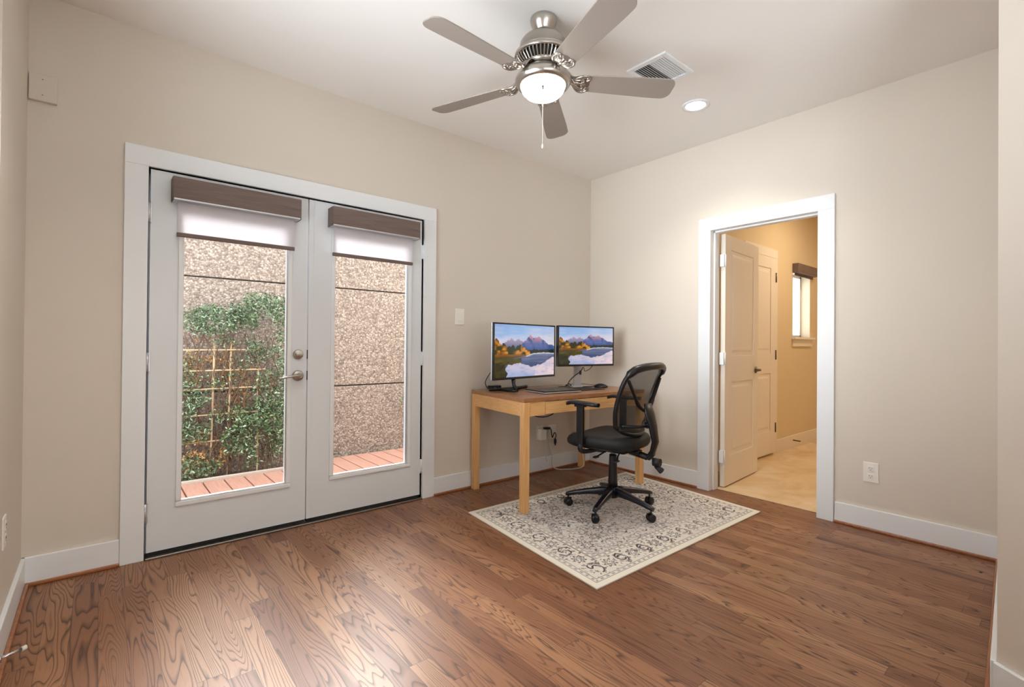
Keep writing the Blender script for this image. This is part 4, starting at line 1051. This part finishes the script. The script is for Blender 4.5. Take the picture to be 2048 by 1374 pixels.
# back: mesh panel in a frame, reclining a little, curved in plan
def back_pt(u, v):   # u -1..1 across, v 0..1 up
    wv = np.interp(v, [0, 0.12, 0.35, 0.7, 0.92, 1.0], [0.160, 0.212, 0.236, 0.240, 0.232, 0.222])
    z = 0.535 + 0.455*v
    y = -0.190 - 0.120*v**1.2 + 0.025*math.sin(v*PI) 
    yc = 0.055*(u*u)        # edges come forward
    if v > 0.8: z -= 0.030*(abs(u)**3)*((v-0.8)/0.2)
    if v < 0.2: z += 0.035*(abs(u)**3)*((0.2-v)/0.2)
    return Vector((u*wv, y+yc, z))
m = B(); nu, nv = 20, 24; vs = [back_pt(-0.97+1.94*i/nu, 0.02+0.95*j/nv) for j in range(nv+1) for i in range(nu+1)]
m.add(vs, [(j*(nu+1)+i, j*(nu+1)+i+1, (j+1)*(nu+1)+i+1, (j+1)*(nu+1)+i) for j in range(nv) for i in range(nu)], True)
m.obj('mesh_back', M['mesh'], ch, normals=False)
loop = [back_pt(-1, v) for v in np.linspace(0.06, 0.94, 16)]+[back_pt(u, 1.0) for u in np.linspace(-0.90, 0.90, 14)]+[back_pt(1, v) for v in np.linspace(0.94, 0.06, 16)]+[back_pt(u, 0.0) for u in np.linspace(0.86, -0.86, 10)]
loop.append(loop[0])
rad = []
for p in loop: rad.append(0.015 + (0.010 if p.z > 0.93 else 0.0))
m = B(); m.tube(loop, rad, 10, flat=0.8); m.obj('back_frame', M['blackpl'], ch)
# Y support and spine behind the mesh
for s in (-1, 1):
    a_ = back_pt(s*0.93, 0.80)+Vector((0, -0.012, 0))
    m = B(); m.tube(smooth_path([(s*0.02, -0.256, 0.69), tuple(back_pt(s*0.32, 0.42)+Vector((0, -0.030, 0))), tuple(back_pt(s*0.62, 0.60)+Vector((0, -0.022, 0))), tuple(a_)], 5), [0.017]*8+[0.013]*8, 8, flat=0.6); m.obj('support_arm', M['blackpl'], ch)
m = B(); rings = []
for (y, z, w, t_) in ((-0.25, 0.38, 0.028, 0.012), (-0.285, 0.42, 0.03, 0.016), (-0.306, 0.50, 0.034, 0.02), (-0.288, 0.60, 0.045, 0.022), (-0.266, 0.68, 0.060, 0.02), (-0.250, 0.745, 0.045, 0.014)):
    rings.append([(w*math.cos(q), y+t_*math.sin(q), z) for q in [2*PI*i/16 for i in range(16)]])
m.loft(rings, True, True); m.tube([(0, -0.13, 0.415), (0, -0.22, 0.40), (0, -0.26, 0.395), (0, -0.29, 0.43)], 0.022, 10)
m.obj('spine', M['blackpl'], ch)
m = B(); m.tube(smooth_path([tuple(back_pt(-0.85, 0.14)+Vector((0, -0.012, 0))), (-0.08, -0.244, 0.60), (0.08, -0.244, 0.60), tuple(back_pt(0.85, 0.14)+Vector((0, -0.012, 0)))], 4), 0.011, 8); m.tube([(0, -0.24, 0.60), (0, -0.28, 0.61)], 0.022, 10); m.obj('lumbar_bar', M['blackpl'], ch)
m = B(); m.tube([(-0.02, -0.30, 0.395), (-0.055, -0.335, 0.385)], 0.010, 8); m.tube([(-0.055, -0.32, 0.385), (-0.055, -0.365, 0.385)], 0.026, 14)
m.tube([(-0.045, -0.33, 0.36), (-0.055, -0.375, 0.335)], [0.014, 0.020], 10); m.obj('back_adjuster_knob', M['blackmatt'], ch)
# armrests
for s in (-1, 1):
    x = s*0.285
    m = B(); m.box((x-0.013, 0.055, 0.47), (x+0.013, 0.105, 0.722)); m.obj('arm_post', M['blackpl'], ch, bevel=0.006)
    m = B(); m.tube(smooth_path([(x, 0.08, 0.48), (x, 0.075, 0.435), (x-s*0.05, 0.05, 0.425), (x-s*0.16, 0.02, 0.43)], 4), 0.019, 8, flat=0.7); m.obj('arm_bracket', M['blackpl'], ch)
    rings = []
    for i in range(11):
        q = i/10; yy = -0.055+0.25*q; wd = 0.042*(1-abs(2*q-1)**3.5*0.55); zz = 0.744 - 0.014*max(0, (q-0.75)/0.25)**2 - 0.006*(1-q)
        xx = x - s*0.018*q
        rings.append([(xx+wd*math.copysign(abs(math.cos(r))**0.7, math.cos(r)), yy, zz+0.013*math.copysign(abs(math.sin(r))**0.8, math.sin(r))) for r in [2*PI*k/16 for k in range(16)]])
    m = B(); m.loft(rings, True, True); m.box((x-0.02, 0.045, 0.718), (x+0.02, 0.115, 0.734)); m.obj('armrest_pad', M['blackpl'], ch)

# unseen windows added to house the fill lamps; opaque panels keep the sky out
def frame(name, axis, a0, a1, z0, z1, c):
    m = B()
    def bx(u0, u1, v0, v1):
        if axis == 'x': m.box((u0, c, v0), (u1, c+0.04, v1))
        else: m.box((c, u0, v0), (c+0.04, u1, v1))
    w = 0.04
    bx(a0, a1, z0, z0+w); bx(a0, a1, z1-w, z1); bx(a0, a0+w, z0+w, z1-w); bx(a1-w, a1, z0+w, z1-w)
    if a1-a0 > 1.5: bx((a0+a1)/2-w/2, (a0+a1)/2+w/2, z0+w, z1-w)
    f = m.obj(name, M['trim'], kind='structure')
    m = B()
    if axis == 'x': m.box((a0, c+0.005, z0), (a1, c+0.012, z1))
    else: m.box((c+0.005, a0, z0), (c+0.012, a1, z1))
    m.obj('sky_blocker', M['trim'], f)  # opaque panel added behind the fill lamp to block the sky
frame('added_window_2', 'x', -3.78, -2.82, 0.45, 2.45, -6.46)
frame('added_window_3', 'y', -6.05, -3.95, 0.45, 2.45, -4.03)
frame('added_window_4', 'y', -2.14, -0.76, 0.9, 2.34, -4.03)
